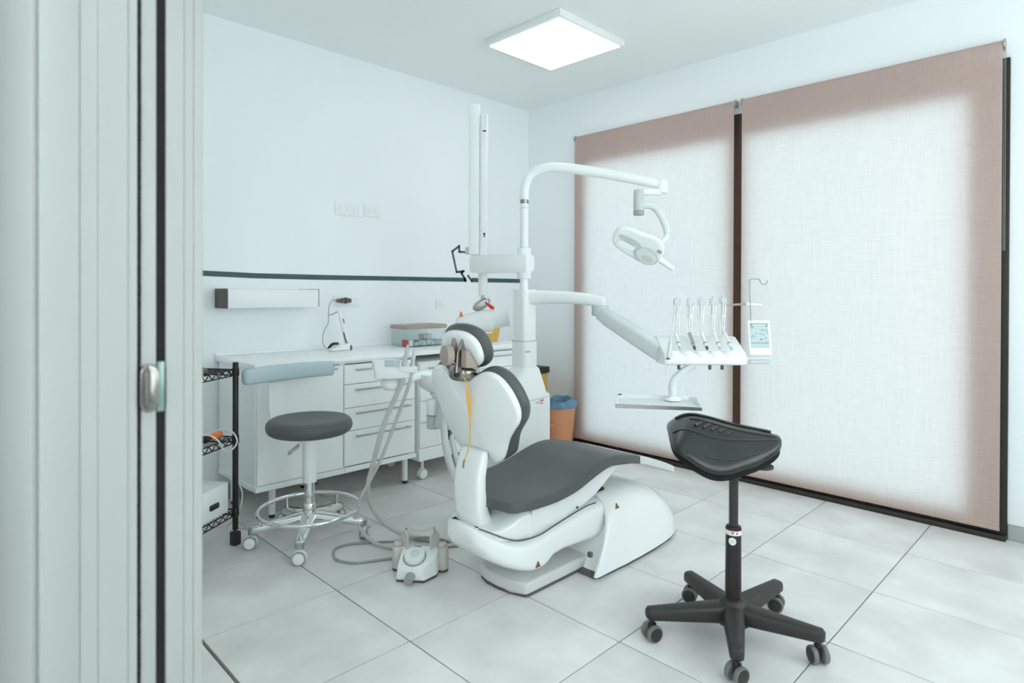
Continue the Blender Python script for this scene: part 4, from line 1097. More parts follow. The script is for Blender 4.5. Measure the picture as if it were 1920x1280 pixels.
# ------------------------------------------------------------------ x-ray machine on the column
t = thing('xray_machine', 'white wall-height x-ray arm and head with small orange and red tags, left of the column', 'x-ray machine', (2.80, 3.0, 1.2))
b = BM()
pr = [(x, z) for x, z in rrect(0.44, 0.118, 0.018, 5, 0, 0)]
d_ = Vector((2.776-2.872, 3.163-2.772, 0)); d_.normalize(); s_ = Vector((-d_.y, d_.x, 0))
o_ = Vector((PX, PY, 1.60))+d_*0.175
prism(b, [(x, z) for x, z in pr], -0.055, 0.055, lambda x, z, h: o_+d_*x+s_*h+Vector((0, 0, z)), 0.010, 2); part('extension_arm', t, b, M_white)
b = BM(); cyl(b, (PX, PY, 1.50), (PX, PY, 1.70), 0.045, bev=0.006, seg=24); part('arm_sleeve', t, b, M_white)
E1 = Vector((PX, PY, 0))+d_*0.355
b = BM(); box(b, -0.037, 0.037, -0.037, 0.037, 1.665, 2.690, 0.010, 2, Matrix.Translation((2.778, 3.168, 0)) @ Matrix.Rotation(-0.78, 4, 'Z')); part('scissor_arm', t, b, M_white)
b = BM(); box(b, -0.026, 0.022, -0.03, 0.03, 1.66, 2.625, 0.008, 2, Matrix.Translation((2.816, 3.108, 0)) @ Matrix.Rotation(-0.78, 4, 'Z')); sa = part('scissor_arm', t, b, M_white)
fwd = Vector((0.704, 0.71, 0)); rgt = Vector((0.7101, -0.7041, 0))
def facing(bm, C, x0, x1, z0, z1, d0=-0.0008, d1=0.001): return box(bm, x0, x1, d0, d1, z0, z1, 0, 1, Matrix.Translation(C) @ Matrix(((rgt.x, fwd.x, 0, 0), (rgt.y, fwd.y, 0, 0), (0, 0, 1, 0), (0, 0, 0, 1))))
SA = Vector((2.816, 3.108, 0))-fwd*0.031
b = BM(); facing(b, SA, -0.004, 0.004, 1.785, 1.812); facing(b, SA, -0.008, 0.008, 1.803, 1.812); facing(b, SA, -0.012, 0.010, 2.496, 2.506); part('arm_print', sa, b, M_black2)
b = BM(); facing(b, SA, 0.004, 0.007, 2.52, 2.61); part('arm_slit', sa, b, M_lgrey)
b = BM(); cyl(b, (2.762, 3.19, 1.67), (2.762, 3.19, 1.72), 0.036, bev=0.006, seg=24); part('arm_knuckle', t, b, M_lgrey)
b = BM(); cyl(b, (2.812, 3.118, 1.39), (2.812, 3.118, 1.55), 0.032, bev=0.004, seg=20); part('drop_tube', t, b, M_white)
b = BM(); cyl(b, (2.812, 3.118, 1.352), (2.812, 3.118, 1.40), 0.013, seg=16); part('drop_pin', t, b, M_steel)
b = BM(); pad(b, oval(0.068, 0.034, 28, 2.2), 0.05, lambda x, y: 0.025-3*x*x, rim=0.02, fn=lambda x, y, z: Vector((2.800, 3.118, 1.328))+(rgt*0.86+Vector((0, 0, 0.5)))*x+(rgt*-0.5+Vector((0, 0, 0.86)))*y-fwd*z, rings=(0, .5, 1)); part('swivel_cover', t, b, M_steel)
xa = (rgt*0.985+Vector((0, 0, 0.16))).normalized(); XC = Vector((2.80, 3.10, 1.215))
b = BM()
rings = []
for s, r in ((-0.185, .030), (-0.178, .048), (-0.15, .060), (-0.05, .072), (0.03, .076), (0.06, .070), (0.065, .062), (0.13, .060), (0.175, .062), (0.18, .05)):
    a_, b_ = frame_for(xa); rings.append([XC+xa*s+(a_*math.cos(2*PI*i/32)+b_*math.sin(2*PI*i/32))*r for i in range(32)])
ring_loft(b, rings); xh = part('tube_head', t, b, M_white, ang=50)
b = BM(); prism(b, [(-.010, -.018), (.016, -.014), (.004, .018), (-.006, .010)], -0.004, 0.004, lambda x, z, h: XC+rgt*(x-0.150)+Vector((0, 0, z+0.050))-fwd*(h+0.03), 0.001, 1); part('tag', xh, b, M_orange, 'orange tag')
b = BM(); prism(b, [(-.040, .026), (-.032, .030), (-.022, .016), (.006, .004), (.026, -.014), (.016, -.026), (-.006, -.020), (-.026, .004)], -0.005, 0.005, lambda x, z, h: XC+rgt*(x+0.053)+Vector((0, 0, z+0.105))-fwd*(h+0.02), 0.002, 1); part('tag', xh, b, M_red, 'red tag')
b = BM(); cyl(b, XC+rgt*0.075+Vector((0, 0, 0.06)), XC+rgt*0.062+Vector((0, 0, 0.10)), 0.008, seg=10); part('tag_stem', xh, b, M_white)

# ------------------------------------------------------------------ instrument console on its arm
def loc(P, x, y, z): return Vector(P)+rgt*x+fwd*y+Vector((0, 0, z))
t = thing('instrument_console', 'white instrument console with a small display, on its jointed arm over the chair', 'dental console', (2.968, 1.562, 1.05))
b = BM()
pa = spline([(2.845, 2.770, 1.374), (2.90, 2.66, 1.378), (2.96, 2.50, 1.376), (3.01, 2.36, 1.366), (3.045, 2.27, 1.352)], 6); rings = []
for i, p in enumerate(pa):
    u = i/(len(pa)-1); d = (pa[min(i+1, len(pa)-1)]-pa[max(i-1, 0)]).normalized(); sd = d.cross(Vector((0, 0, 1))).normalized(); hh = 0.050-0.012*u; ww = 0.045-0.008*u
    rings.append([p+sd*ww*c+Vector((0, 0, 1))*(hh*s-0.010*math.sin(u*PI)*(s < 0)*-1) for c, s in [sup(3.0, math.cos(2*PI*k/20), math.sin(2*PI*k/20)) for k in range(20)]])
ring_loft(b, rings); part('swing_arm', t, b, M_white, ang=60)
b = BM(); cyl(b, (3.028, 2.288, 1.270), (3.028, 2.288, 1.335), 0.052, bev=0.010, seg=28); part('arm_joint', t, b, M_lgrey)
b = BM(); d = Vector((2.917, 1.790, 1.090))-Vector((3.025, 2.285, 1.290)); L_ = d.length; d.normalize(); sd = d.cross(Vector((0, 0, 1))).normalized(); up_ = sd.cross(d)
rings = []
for u, hh, ww in ((0.0, .030, .030), (0.02, .040, .036), (0.12, .043, .038), (0.135, .047, .042), (0.95, .050, .044), (1.0, .044, .040)):
    rings.append([Vector((3.025, 2.285, 1.290))+d*L_*u+sd*ww*c+up_*hh*s for c, s in [sup(4.0, math.cos(2*PI*k/24), math.sin(2*PI*k/24)) for k in range(24)]])
ring_loft(b, rings); part('balance_arm', t, b, M_pale, ang=50)
CC = Vector((2.968, 1.562, 1.0))
b = BM()
rings = []
for x in [-0.215, -0.212, -0.20, -0.10, 0, 0.10, 0.20, 0.212, 0.215]:
    k = 1 - (0.06 if abs(x) > 0.213 else 0.03 if abs(x) > 0.211 else 0)
    prf = [(-0.010, 0.042), (-0.016, 0.052), (-0.014, 0.075), (0.0, 0.096), (0.05, 0.118), (0.13, 0.158), (0.17, 0.176), (0.20, 0.176), (0.222, 0.158), (0.226, 0.09), (0.21, 0.042), (0.18, 0.030), (0.02, 0.034)]
    rings.append([loc(CC, x, 0.10+(y-0.10)*k, 0.10+(z-0.10)*k) for y, z in prf])
ring_loft(b, rings); con = part('console_body', t, b, M_white, ang=35)
for k in range(5):
    x = -0.165+k*0.073
    b = BM(); pad(b, [(x+0.031*math.cos(2*PI*i/20), 0.016+0.030*math.sin(2*PI*i/20)) for i in range(20)], 0.05, lambda x_, y_: 0.112, rim=0.012, fn=lambda x_, y_, z_: loc(CC, x_, y_, z_), rings=(0, 1)); part('rest_lip', con, b, M_white)
for k, x in enumerate((-0.132, -0.068, 0.030, 0.095)):
    b = BM(); cyl(b, loc(CC, x, 0.02, 0.012), loc(CC, x, 0.02, 0.040), 0.0085, bev=0.002, seg=14); part('knob', con, b, M_dgrey)
b = BM(); tube(b, [loc(CC, -0.205, -0.005, 0.075), loc(CC, -0.215, -0.02, 0.055), loc(CC, -0.205, -0.012, 0.02), loc(CC, -0.207, 0.0, -0.02)], 0.0035, 8); part('hose_end', con, b, M_hosew)
b = BM(); box(b, -0.012, 0.012, -0.003, 0.003, -0.004, 0.004, 0.001, 1, Matrix.Translation(loc(CC, -0.195, -0.018, 0.072))); part('holder_catch', con, b, M_dgrey)
# whip arms at the back edge, one per handpiece, and the rod that ties them
wx = (-0.100, -0.028, 0.033, 0.097, 0.152)
for k, x in enumerate(wx):
    b = BM(); y = 0.185; zt2 = 0.385 if k != 4 else 0.395
    for sx in (-1, 1): tube(b, [loc(CC, x+sx*0.010, y, 0.17), loc(CC, x+sx*0.012, y+0.004, 0.25), loc(CC, x+sx*0.015, y, 0.32), loc(CC, x+sx*0.016, y-0.006, zt2-0.012)], 0.0042, 8, 5)
    wa = part('whip_arm', t, b, M_white)
    b = BM(); box(b, -0.019, 0.019, -0.008, 0.008, -0.018, 0.018, 0.005, 2, Matrix.Translation(loc(CC, x, y-0.008, zt2-0.022)) @ Matrix.Rotation(-yaw, 4, 'Z')); part('hose_clip', wa, b, M_lgrey)
    b = BM(); box(b, -0.015, 0.015, -0.005, 0.005, -0.006, 0.006, 0.002, 1, Matrix.Translation(loc(CC, x, y, 0.285)) @ Matrix.Rotation(-yaw, 4, 'Z')); part('cross_bar', wa, b, M_white)
b = BM(); tube(b, [loc(CC, 0.165, 0.19, 0.345), loc(CC, 0.225, 0.19, 0.349), loc(CC, 0.285, 0.19, 0.353)], 0.0065, 10); rod = part('side_rod', t, b, M_taupe, 'pinkish taupe side rod')
b = BM(); tube(b, [loc(CC, 0.283, 0.19, 0.353), loc(CC, 0.37, 0.19, 0.347)], 0.0075, 10); part('rod_end', rod, b, M_top)
# display
b = BM(); prism(b, rrect(0.118, 0.180, 0.008, 4), 0.0, 0.016, lambda x, z, h: loc(CC, 0.302+x, 0.045+h+z*0.20, 0.178+z), 0.003, 2); dsp = part('display', t, b, M_white)
b = BM(); prism(b, rrect(0.098, 0.132, 0.002, 2), -0.0012, 0.0005, lambda x, z, h: loc(CC, 0.300+x, 0.045+h+(z+0.012)*0.20, 0.190+z)); scr = part('screen', dsp, b, M_screen)
b = BM()
random.seed(3)
def ink(x0, x1, z0, z1):
    b.faces.new([b.verts.new(loc(CC, 0.300+x, 0.045-0.0020+(z+0.012)*0.20, 0.190+z)) for x, z in ((x0, z0), (x1, z0), (x1, z1), (x0, z1))])
ink(-.044, -.034, .050, .058); ink(-.042, -.030, .038, .044); ink(.006, .044, .0255, .0285); ink(.036, .044, .046, .056); ink(-.046, .046, .0605, .0625)
for k in range(7): ink(-.045+k*.0135, -.045+k*.0135+.009, -.042, -.037)
for px, pz in ((-.036, -.002), (-.018, .010), (-.024, -.008), (.004, .008), (.008, -.020), (.030, -.014), (.040, .014), (-.040, -.012), (.020, .004)): ink(px-.004, px+.004, pz-.0022, pz+.0022)
ink(.0, .016, -.024, -.020)
part('screen_print', scr, b, M_screenink, smooth=False)
b = BM(); prism(b, rrect(0.150, 0.050, 0.010, 4), 0.0, 0.014, lambda x, y, h: loc(CC, 0.282+x, 0.052+y, 0.062+h), 0.003, 1); part('display_foot', dsp, b, M_lens)
b = BM(); box(b, -0.06, 0.05, -0.006, 0.006, -0.010, 0.010, 0.004, 1, Matrix.Translation(loc(CC, 0.300, 0.028, 0.052)) @ Matrix.Rotation(-yaw, 4, 'Z')); part('grip', dsp, b, M_lgrey)
b = BM(); tube(b, [loc(CC, 0.262, 0.065, 0.262), loc(CC, 0.258, 0.068, 0.38), loc(CC, 0.256, 0.07, 0.475), loc(CC, 0.262, 0.07, 0.487), loc(CC, 0.290, 0.07, 0.488), loc(CC, 0.308, 0.07, 0.485), loc(CC, 0.315, 0.07, 0.468), loc(CC, 0.330, 0.07, 0.458), loc(CC, 0.345, 0.07, 0.465), loc(CC, 0.350, 0.07, 0.482)], 0.0030, 8, 5); part('hook_wire', t, b, M_mgrey)

# the five handpieces lying in the console, each with its hose looped over its whip arm
names = ['first handpiece from the column side of the console, lying on its white rest', 'second handpiece from the column side, dark ringed connector', 'middle handpiece of the five on the console', 'fourth handpiece from the column side of the console', 'fifth handpiece on the console, the one nearest the display, with the cream hose']
for k, x in enumerate(wx):
    hx = x-0.030+0.004*k
    h = thing('handpiece', names[k], 'dental tool', loc(CC, hx, 0.02, 0.125), group='handpieces on the instrument console')
    b = BM(); p0 = loc(CC, hx, 0.014, 0.130); p1 = loc(CC, hx+0.010, 0.135, 0.192)
    tube(b, [p0, p0+(p1-p0)*0.3, p0+(p1-p0)*0.8, p1], lambda u: 0.0075+0.003*u, 12, 4); part('body', h, b, M_steel if k == 1 else M_white)
    b = BM(); cyl(b, p0-(p1-p0)*0.0, p0-(p1-p0)*0.16, 0.0085, 0.006, seg=12); part('head', h, b, M_dgrey if k in (1, 2) else M_lgrey)
    b = BM(); cyl(b, p0+(p1-p0)*0.22, p0+(p1-p0)*0.30, 0.0100, seg=14); part('ring', h, b, M_mgrey)
    zt2 = 0.385 if k != 4 else 0.395
    b = BM(); tube(b, [p1, loc(CC, x-0.012, 0.16, 0.235), loc(CC, x-0.004, 0.172, 0.30), loc(CC, x, 0.174, zt2-0.01), loc(CC, x+0.003, 0.188, zt2+0.004), loc(CC, x+0.006, 0.200, zt2-0.012), loc(CC, x+0.004, 0.208, 0.30), loc(CC, x, 0.215, 0.18)], 0.0050, 8, 6); part('hose', h, b, M_hosew)
h = thing('air_syringe', 'air and water syringe hanging upright at the arm end of the console', 'dental tool', loc(CC, -0.19, -0.02, 0.09), group=None)
b = BM(); tube(b, [loc(CC, -0.196, -0.022, 0.078), loc(CC, -0.193, -0.022, 0.11), loc(CC, -0.186, -0.02, 0.155)], lambda u: 0.008+0.003*u, 12); part('body', h, b, M_hosew)
b = BM(); tube(b, [loc(CC, -0.186, -0.02, 0.155), loc(CC, -0.180, 0.0, 0.19), loc(CC, -0.150, 0.06, 0.255), loc(CC, -0.118, 0.15, 0.35), loc(CC, -0.108, 0.18, 0.382)], 0.0048, 8); part('hose', h, b, M_hosew)
h2 = b = BM(); tube(b, [loc(CC, -0.202, -0.022, 0.078), loc(CC, -0.204, -0.024, 0.070)], 0.0045, 8); part('nozzle', h, b, M_dgrey)

# tray on its bent post under the console
TR = Vector((2.747, 1.712, 0.845))
trg = Matrix.Rotation(-0.19, 3, 'Z') @ rgt; tfw = Matrix.Rotation(-0.19, 3, 'Z') @ fwd
t = thing('instrument_tray', 'shallow steel instrument tray hanging on a bent post under the console', 'tray', TR)
b = BM()
tw, td, th = 0.415, 0.30, 0.018
def tl(x, y, z): return TR+trg*x+tfw*y+Vector((0, 0, z))
poly = [(-tw/2, -td/2), (tw/2, -td/2), (tw/2, td/2-0.02), (tw/2-0.03, td/2), (-tw/2+0.03, td/2), (-tw/2, td/2-0.02)]
o1 = poly; i1 = [(x*0.975, y*0.965) for x, y in poly]; i2 = [(x*0.94, y*0.92) for x, y in poly]
vr = [[b.verts.new(tl(x, y, z)) for x, y in P_] for P_, z in ((i2, -0.004), (o1, th-0.004), (o1, th), (i1, th), (i2, 0.0))]
for P_, Q_ in zip(vr[:-1], vr[1:]):
    for i in range(6): b.faces.new((P_[i], P_[(i+1) % 6], Q_[(i+1) % 6], Q_[i]))
b.faces.new(list(reversed(vr[0]))); b.faces.new(vr[-1])
part('tray_pan', t, b, mat('tray_white_steel', (0.78, 0.79, 0.79), 0.3, 0.0, var=0.02), ang=25)
b = BM(); box(b, -tw/2, tw/2, -td/2-0.004, -td/2, -0.001, th, 0.002, 1, Matrix.Translation(TR) @ Matrix.Rotation(-yaw-0.19, 4, 'Z')); part('front_lip', t, b, M_steel)
b = BM(); box(b, -0.010, 0.010, -0.006, 0.006, 0.0, 0.006, 0.002, 1, Matrix.Translation(tl(-0.188, td/2-0.03, th)) @ Matrix.Rotation(-yaw, 4, 'Z')); part('corner_clip', t, b, M_dgrey)
b = BM(); lathe(b, [(0.045, 0.0), (0.042, 0.006), (0.028, 0.014), (0.026, 0.02)], 24, Matrix.Translation(tl(0.085, td/2-0.045, th-0.014))); part('post_foot', t, b, M_white)
b = BM(); tube(b, [tl(0.085, td/2-0.045, 0.012), tl(0.085, td/2-0.045, 0.05), tl(0.083, td/2-0.045, 0.075), tl(0.098, td/2-0.045, 0.115), tl(0.145, td/2-0.045, 0.16), tl(0.195, td/2-0.05, 0.193)], 0.021, 16, 6); part('post', t, b, M_pale)

# ------------------------------------------------------------------ assistant's console with its suction tubes
AC = Vector((1.905, 2.860, 1.0))
t = thing('assistant_console', 'white assistant console with a small keypad screen, between chair and drawers', 'dental console', AC)
def al(x, y, z): return AC+rgt*x+fwd*y+Vector((0, 0, z))
b = BM()
ao = [(-0.125, 0.085), (-0.105, 0.03), (-0.075, -0.075), (-0.055, -0.095), (0.02, -0.090), (0.105, -0.075), (0.115, -0.03), (0.075, 0.06), (0.045, 0.095), (-0.06, 0.105)]
ao = [(p.x, p.y) for p in cspline([(x, y, 0) for x, y in ao], 3)]
pad(b, ao, 0.048, lambda x, y: 0.012+0.22*y, rim=0.010, fn=lambda x, y, z: al(x, y, z), rings=(0, .6, 1)); acb = part('console_body', t, b, M_white, ang=45)
b = BM(); prism(b, [(-0.030, -0.030), (0.050, -0.030), (0.040, 0.070), (-0.052, 0.075)], 0, 0.002, lambda x, y, h: al(x, y, 0.0125+0.22*y+h)); part('keypad_screen', acb, b, M_screen)
b = BM()
for dx in (0.0, 0.022): prism(b, [(-0.038+dx, 0.050), (-0.026+dx, 0.050), (-0.027+dx, 0.058), (-0.040+dx, 0.058)], 0.002, 0.0025, lambda x, y, h: al(x, y, 0.0125+0.22*y+h))
part('key_print', acb, b, M_screenink)
b = BM(); pad(b, [(0.004+0.060*math.cos(2*PI*i/24), -0.01+0.05*math.sin(2*PI*i/24)) for i in range(24)], 0.075, lambda x, y: -0.050, rim=0.032, fn=lambda x, y, z: al(x, y, z), rings=(0, 1)); part('swivel_housing', t, b, M_white)
b = BM(); cyl(b, al(0.005, -0.01, -0.06), al(0.005, -0.01, -0.02), 0.036, seg=20); part('swivel_neck', t, b, M_white)
b = BM(); tube(b, [al(0.02, 0.0, -0.085), al(0.10, 0.06, -0.07), al(0.18, 0.13, -0.06), (2.26, 2.85, 0.885), (2.52, 2.80, 0.80)], 0.022, 12); part('carrier_arm', t, b, M_white)
b = BM(); box(b, 0.055, 0.150, -0.085, -0.035, -0.022, 0.012, 0.008, 2, Matrix.Translation(AC) @ Matrix.Rotation(-yaw, 4, 'Z')); part('tube_holder', t, b, M_white)
hoses = [('suction_tube', 'thick grey suction tube hanging from the assistant console down to the floor', (0.078, -0.060), 0.013, 0.0135, (0.100, -0.055, 0.128), [(1.893, 2.90, 0.70), (1.880, 3.0, 0.45), (1.895, 3.08, 0.28), (1.955, 3.10, 0.13), (2.010, 2.99, 0.042), (2.075, 2.86, 0.016), (2.17, 2.70, 0.016), (2.245, 2.615, 0.016), (2.36, 2.53, 0.018), (2.50, 2.50, 0.020)]),
         ('saliva_ejector', 'thin grey saliva ejector tube hanging beside the thick suction tube', (0.122, -0.060), 0.010, 0.0095, (0.138, -0.055, 0.10), [(1.952, 2.88, 0.70), (1.915, 2.99, 0.45), (1.855, 3.09, 0.24), (1.840, 3.12, 0.14), (1.845, 3.04, 0.05), (1.875, 2.93, 0.012), (1.93, 2.80, 0.012), (2.02, 2.77, 0.0115), (2.14, 2.66, 0.0115), (2.30, 2.56, 0.012), (2.46, 2.52, 0.014)])]
for nm, lb, (hx, hy), rh, rt_, tip, pts in hoses:
    h = thing(nm, lb, 'suction tube', al(hx, hy, 0))
    b = BM(); tube(b, [al(hx-0.004, hy, -0.035), al(hx, hy, 0.0), al(hx+0.008, hy, 0.05)], lambda u: rh*1.15, 14); part('handle', h, b, M_lgrey)
    b = BM(); tube(b, [al(hx+0.008, hy, 0.048), al((hx+tip[0])/2+0.006, hy, 0.085), al(*tip)], lambda u: rh*(1.05-0.50*u if nm == 'suction_tube' else 1.05), 12); part('tip', h, b, M_hosew if nm != 'suction_tube' else M_hose)
    b = BM(); tube(b, [al(hx-0.004, hy, -0.034), al(hx-0.016, hy+0.01, -0.09)]+pts, rt_, 14, 8); part('hose', h, b, M_hose)

# ------------------------------------------------------------------ foot control
FP = Vector((1.818, 2.506, 0)); fr_ = Vector((0.67, -0.742, 0)).normalized(); fb = Vector((0.742, 0.67, 0))
def fl(x, y, z): return FP+fr_*x+fb*y+Vector((0, 0, z))
t = thing('foot_control', 'grey and white foot control pedal with a carrying handle on the floor beside the chair', 'foot pedal', FP)
b = BM()
plan = [(-0.082, -0.075), (0.055, -0.080), (0.105, -0.010), (0.110, 0.075), (-0.088, 0.075)]
zt3 = [0.046, 0.046, 0.078, 0.112, 0.112]
vb = [b.verts.new(fl(x*1.02, y*1.02, 0.010)) for x, y in plan]; vt = [b.verts.new(fl(x*0.95, y*0.93, z)) for (x, y), z in zip(plan, (0.074, 0.074, 0.098, 0.124, 0.124))]
b.faces.new(list(reversed(vb))); b.faces.new((vt[0], vt[1], vt[2], vt[3], vt[4]))
for i in range(5): b.faces.new((vb[i], vb[(i+1) % 5], vt[(i+1) % 5], vt[i]))
bmesh.ops.bevel(b, geom=list(b.edges), offset=0.007, segments=2, profile=0.5, affect='EDGES')
body = part('pedal_body', t, b, M_white, ang=35)
b = BM(); prism(b, [(x*1.0, y*1.0) for x, y in plan], 0.0, 0.011, lambda x, y, h: fl(x, y, h)); part('rubber_sole', t, b, M_dgrey)
for x in (-0.105, 0.122):
    b = BM(); cyl(b, fl(x, 0.062, 0.012), fl(x, 0.062, 0.124), 0.030, bev=0.004, seg=28); tw_ = part('side_tower', t, b, M_beige)
    b = BM(); cyl(b, fl(x, 0.062, 0.124), fl(x, 0.062, 0.141), 0.023, bev=0.006, seg=24); part('tower_button', tw_, b, M_beige)
    b = BM(); cyl(b, fl(x, 0.062, 0.0), fl(x, 0.062, 0.013), 0.029, seg=24); part('tower_sole', tw_, b, M_dgrey)
pn = Vector((0, 0, 1))
def slope(x, y): return 0.074+(y+0.070)/(0.140)*0.050
b = BM()
for r, h in ((0.058, 0.006),): prism(b, [(-0.005+r*math.cos(2*PI*i/40), -0.012+r*math.sin(2*PI*i/40)) for i in range(40)], -0.004, 0.002, lambda x, y, h: fl(x, y, slope(x, y)+h)); 
part('dial_groove', body, b, M_mgrey)
b = BM(); prism(b, [(-0.005+0.050*math.cos(2*PI*i/40), -0.010+0.050*math.sin(2*PI*i/40)) for i in range(40)], 0.0, 0.014, lambda x, y, h: fl(x, y, slope(x, y)+h), 0.005, 2); dl = part('dial', body, b, M_white)
b = BM(); prism(b, [(-0.005+0.018*math.cos(2*PI*i/28), -0.008+0.018*math.sin(2*PI*i/28)) for i in range(28)], 0.013, 0.024, lambda x, y, h: fl(x, y, slope(x, y)+h), 0.005, 2); part('dial_button', dl, b, M_hosew)
b = BM()
for k in range(5): prism(b, [(-0.018+k*0.007, 0.0565), (-0.013+k*0.007, 0.0565), (-0.013+k*0.007, 0.0605), (-0.018+k*0.007, 0.0605)], 0.0, 0.003, lambda x, y, h: fl(x, y, slope(x, y)+h))
prism(b, [(-0.005, 0.051), (-0.001, 0.051), (-0.003, 0.054)], 0, 0.003, lambda x, y, h: fl(x, y, slope(x, y)+h))
part('body_print', body, b, M_dgrey)
b = BM()
hpz = [(-0.070, 0.060, 0.112), (-0.072, 0.064, 0.165), (-0.062, 0.066, 0.215), (-0.030, 0.066, 0.198), (0.005, 0.066, 0.192), (0.040, 0.066, 0.198), (0.074, 0.066, 0.215), (0.082, 0.064, 0.16), (0.086, 0.060, 0.112)]
rings = []
P = []
for i in range(len(hpz)-1):
    for k in range(4):
        u = k/4; P.append(Vector(hpz[i])*(1-u)+Vector(hpz[i+1])*u)
P.append(Vector(hpz[-1]))
for i, p in enumerate(P):
    d = (P[min(i+1, len(P)-1)]-P[max(i-1, 0)]).normalized(); n = d.cross(Vector((0, 1, 0))).normalized()
    e = max(0, min(1, (0.205-p.z)/0.03)) if p.z < 0.205 and abs(p.x-0.006) > 0.06 else 0
    wv = Vector((0, 1, 0))*(1-e)+Vector((0.72*(1 if p.x < 0 else -1), -0.69, 0))*e*(-1)
    wv.normalize(); hw = 0.013+0.015*e
    if e > 0: n = Vector((wv.y, -wv.x, 0))
    rings.append([fl(*(p+n*0.005*c+wv*hw*s)) for c, s in ((1, 1), (-1, 1), (-1, -1), (1, -1))])
ring_loft(b, rings); part('carry_handle', t, b, M_beige, ang=30)
b = BM(); tube(b, [fl(-0.010, -0.070, 0.030), fl(-0.012, -0.098, 0.030), fl(-0.014, -0.120, 0.024)], lambda u: 0.024-0.003*u, 14, 5, flat=0.85); part('side_lever', t, b, M_mgrey)
b = BM(); tube(b, [fl(-0.06, 0.085, 0.03), (1.84, 2.72, 0.012), (1.80, 2.76, 0.0075), (1.735, 2.79, 0.0068), (1.665, 2.83, 0.0068), (1.625, 2.90, 0.0068), (1.625, 2.97, 0.0068), (1.68, 3.06, 0.0068), (1.77, 3.06, 0.0068), (1.88, 2.985, 0.007), (2.0, 2.90, 0.0068), (2.07, 2.82, 0.03), (2.13, 2.73, 0.032), (2.20, 2.63, 0.0068), (2.30, 2.50, 0.0068), (2.44, 2.44, 0.0068)], 0.0066, 8, 8); part('cable', t, b, M_mgrey)

# ================================================================== WIRE RACK AND WHAT STANDS ON IT
ra = Vector((-0.819, -0.574, 0)); rb = Vector((-0.574, 0.819, 0)); RC = Vector((1.318, 3.515, 0))
RL, RW = 0.62, 0.34
t = rack = thing('wire_rack', 'black wire shelving rack on casters beside the doorway', 'shelving', RC)
def rp(a, c, z): return RC+ra*a+rb*c+Vector((0, 0, z))
for a, c in ((0, 0), (RL, 0), (0, RW), (RL, RW)):
    b = BM(); cyl(b, rp(a, c, 0.085), rp(a, c, 1.018), 0.0155, seg=16, bev=0.003)
    ps = part('post', t, b, M_blackm)
    for z in (0.965, 0.590, 0.185):
        b = BM(); cyl(b, rp(a, c, z-0.022), rp(a, c, z+0.022), 0.0195, 0.0185, seg=16, bev=0.002); part('shelf_collar', ps, b, M_blackm)
    b = BM(); box(b, -0.022, 0.022, -0.022, 0.022, 0.0, 0.075, 0.006, 2, Matrix.Translation(rp(a, c, 0)) @ Matrix.Rotation(0.3, 4, 'Z')); cyl(b, rp(a, c, 0.07), rp(a, c, 0.09), 0.008, seg=10); part('foot', t, b, M_black)
for zs in (0.965, 0.590, 0.185):
    b = BM()
    def wire(p, q, r): cyl(b, p, q, r, seg=6)
    for (a0, c0), (a1, c1) in (((0, 0), (RL, 0)), ((RL, 0), (RL, RW)), ((RL, RW), (0, RW)), ((0, RW), (0, 0))):
        wire(rp(a0, c0, zs+0.012), rp(a1, c1, zs+0.012), 0.0036); wire(rp(a0, c0, zs-0.020), rp(a1, c1, zs-0.020), 0.0036)
        n = int(math.dist((a0, c0), (a1, c1))/0.055)
        for k in range(n):
            u0, u1, um = k/n, (k+1)/n, (k+0.5)/n
            P0 = rp(a0+(a1-a0)*u0, c0+(c1-c0)*u0, zs+0.012); P1 = rp(a0+(a1-a0)*um, c0+(c1-c0)*um, zs-0.020); P2 = rp(a0+(a1-a0)*u1, c0+(c1-c0)*u1, zs+0.012)
            wire(P0, P1, 0.0028); wire(P1, P2, 0.0028)
    sh = part('shelf', t, b, M_blackm)
    b = BM()
    for k in range(1, 25): cyl(b, rp(RL*k/25, 0.0, zs+0.0155), rp(RL*k/25, RW, zs+0.0155), 0.0018, seg=6)
    dk = part('deck_wires', sh, b, M_blackm); dk['kind'] = 'stuff'
zz0 = 0.185+0.0178
t = thing('white_case', 'white boxy appliance with a black latch on the bottom shelf of the wire rack', 'appliance', rp(0.26, 0.15, zz0))
def rbox(a0, a1, c0, c1, z0, z1, bev): return box(BM(), a0, a1, c0, c1, z0, z1, bev, 2, Matrix(((ra.x, rb.x, 0, RC.x), (ra.y, rb.y, 0, RC.y), (0, 0, 1, 0), (0, 0, 0, 1))))
part('case', t, rbox(0.055, 0.50, 0.004, 0.30, zz0, zz0+0.165, 0.006), M_white)
part('latch', t, rbox(0.145, 0.215, -0.008, 0.005, zz0+0.055, zz0+0.085, 0.006), M_black)
zz1 = 0.590+0.0178
t = thing('hand_driver', 'tool with an orange handle and dark shaft on the middle shelf of the wire rack', 'tool', rp(0.10, 0.07, zz1))
b = BM(); cyl(b, rp(0.055, 0.055, zz1+0.020), rp(0.150, 0.050, zz1+0.020), 0.0185, bev=0.006, seg=16); part('handle', t, b, M_orange)
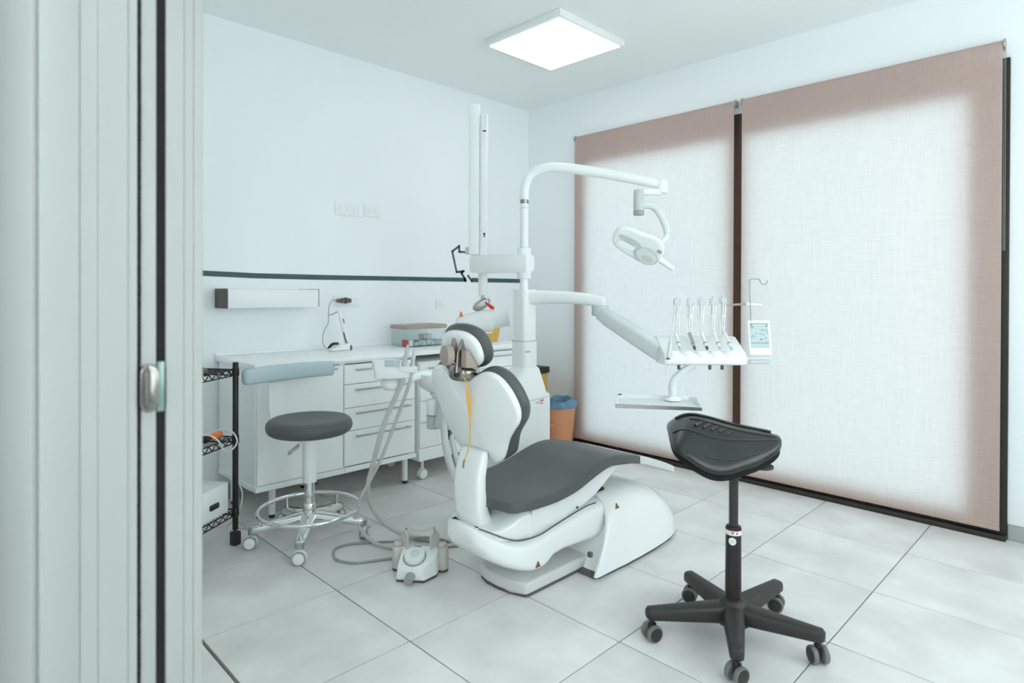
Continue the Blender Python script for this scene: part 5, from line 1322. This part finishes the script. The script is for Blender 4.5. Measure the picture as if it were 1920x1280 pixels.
b = BM(); cyl(b, rp(0.150, 0.050, zz1+0.020), rp(0.32, 0.043, zz1+0.024), 0.013, seg=12); cyl(b, rp(0.165, 0.05, zz1+0.020), rp(0.20, 0.048, zz1+0.020), 0.020, seg=12, bev=0.004); part('shaft', t, b, M_black)
t = thing('white_device', 'white device with a trailing cable lying on the middle shelf of the rack', 'device', rp(0.33, 0.15, zz1))
part('body', t, rbox(0.225, 0.42, 0.075, 0.20, zz1, zz1+0.062, 0.014), M_white)
b = BM(); tube(b, [rp(0.225, 0.10, zz1+0.04), rp(0.19, 0.03, zz1+0.045), rp(0.17, -0.018, zz1+0.01), rp(0.13, -0.022, zz1-0.05), rp(0.06, -0.022, zz1-0.06), rp(0.02, -0.024, zz1-0.02), rp(0.025, 0.02, zz1+0.035), rp(0.045, 0.12, zz1+0.02), rp(0.075, 0.20, zz1-0.10), rp(0.06, 0.24, 0.35), rp(0.03, 0.28, 0.10), rp(-0.02, 0.30, 0.008)], 0.0045, 8, 6); part('cable', t, b, M_hosew)
b = BM(); tube(b, [(1.36, 3.62, 0.72), (1.335, 3.60, 0.50), (1.345, 3.58, 0.36), (1.375, 3.57, 0.27), (1.37, 3.58, 0.18), (1.34, 3.62, 0.10), (1.33, 3.68, 0.02), (1.40, 3.75, 0.006), (1.47, 3.66, 0.006), (1.53, 3.60, 0.006)], 0.0045, 8, 6)
solo('loose_cable', b, M_hosew, 'loose white cable looping down behind the front post of the rack to the floor', 'cable', (1.36, 3.62, 0.006))
zz2 = 0.965+0.0178
t = thing('dark_holder', 'dark brown knob-shaped holder at the corner of the top rack shelf', 'holder', rp(0.235, 0.05, zz2))
b = BM(); lathe(b, [(0.034, 0.0), (0.038, 0.006), (0.036, 0.020), (0.022, 0.030), (0.012, 0.036)], 24, Matrix.Translation(rp(0.235, 0.045, zz2))); part('base', t, b, M_bronze)
b = BM(); cyl(b, rp(0.235, 0.045, zz2+0.030), rp(0.235, 0.045, zz2+0.060), 0.010, seg=14, bev=0.003); part('stem', t, b, M_bronze)
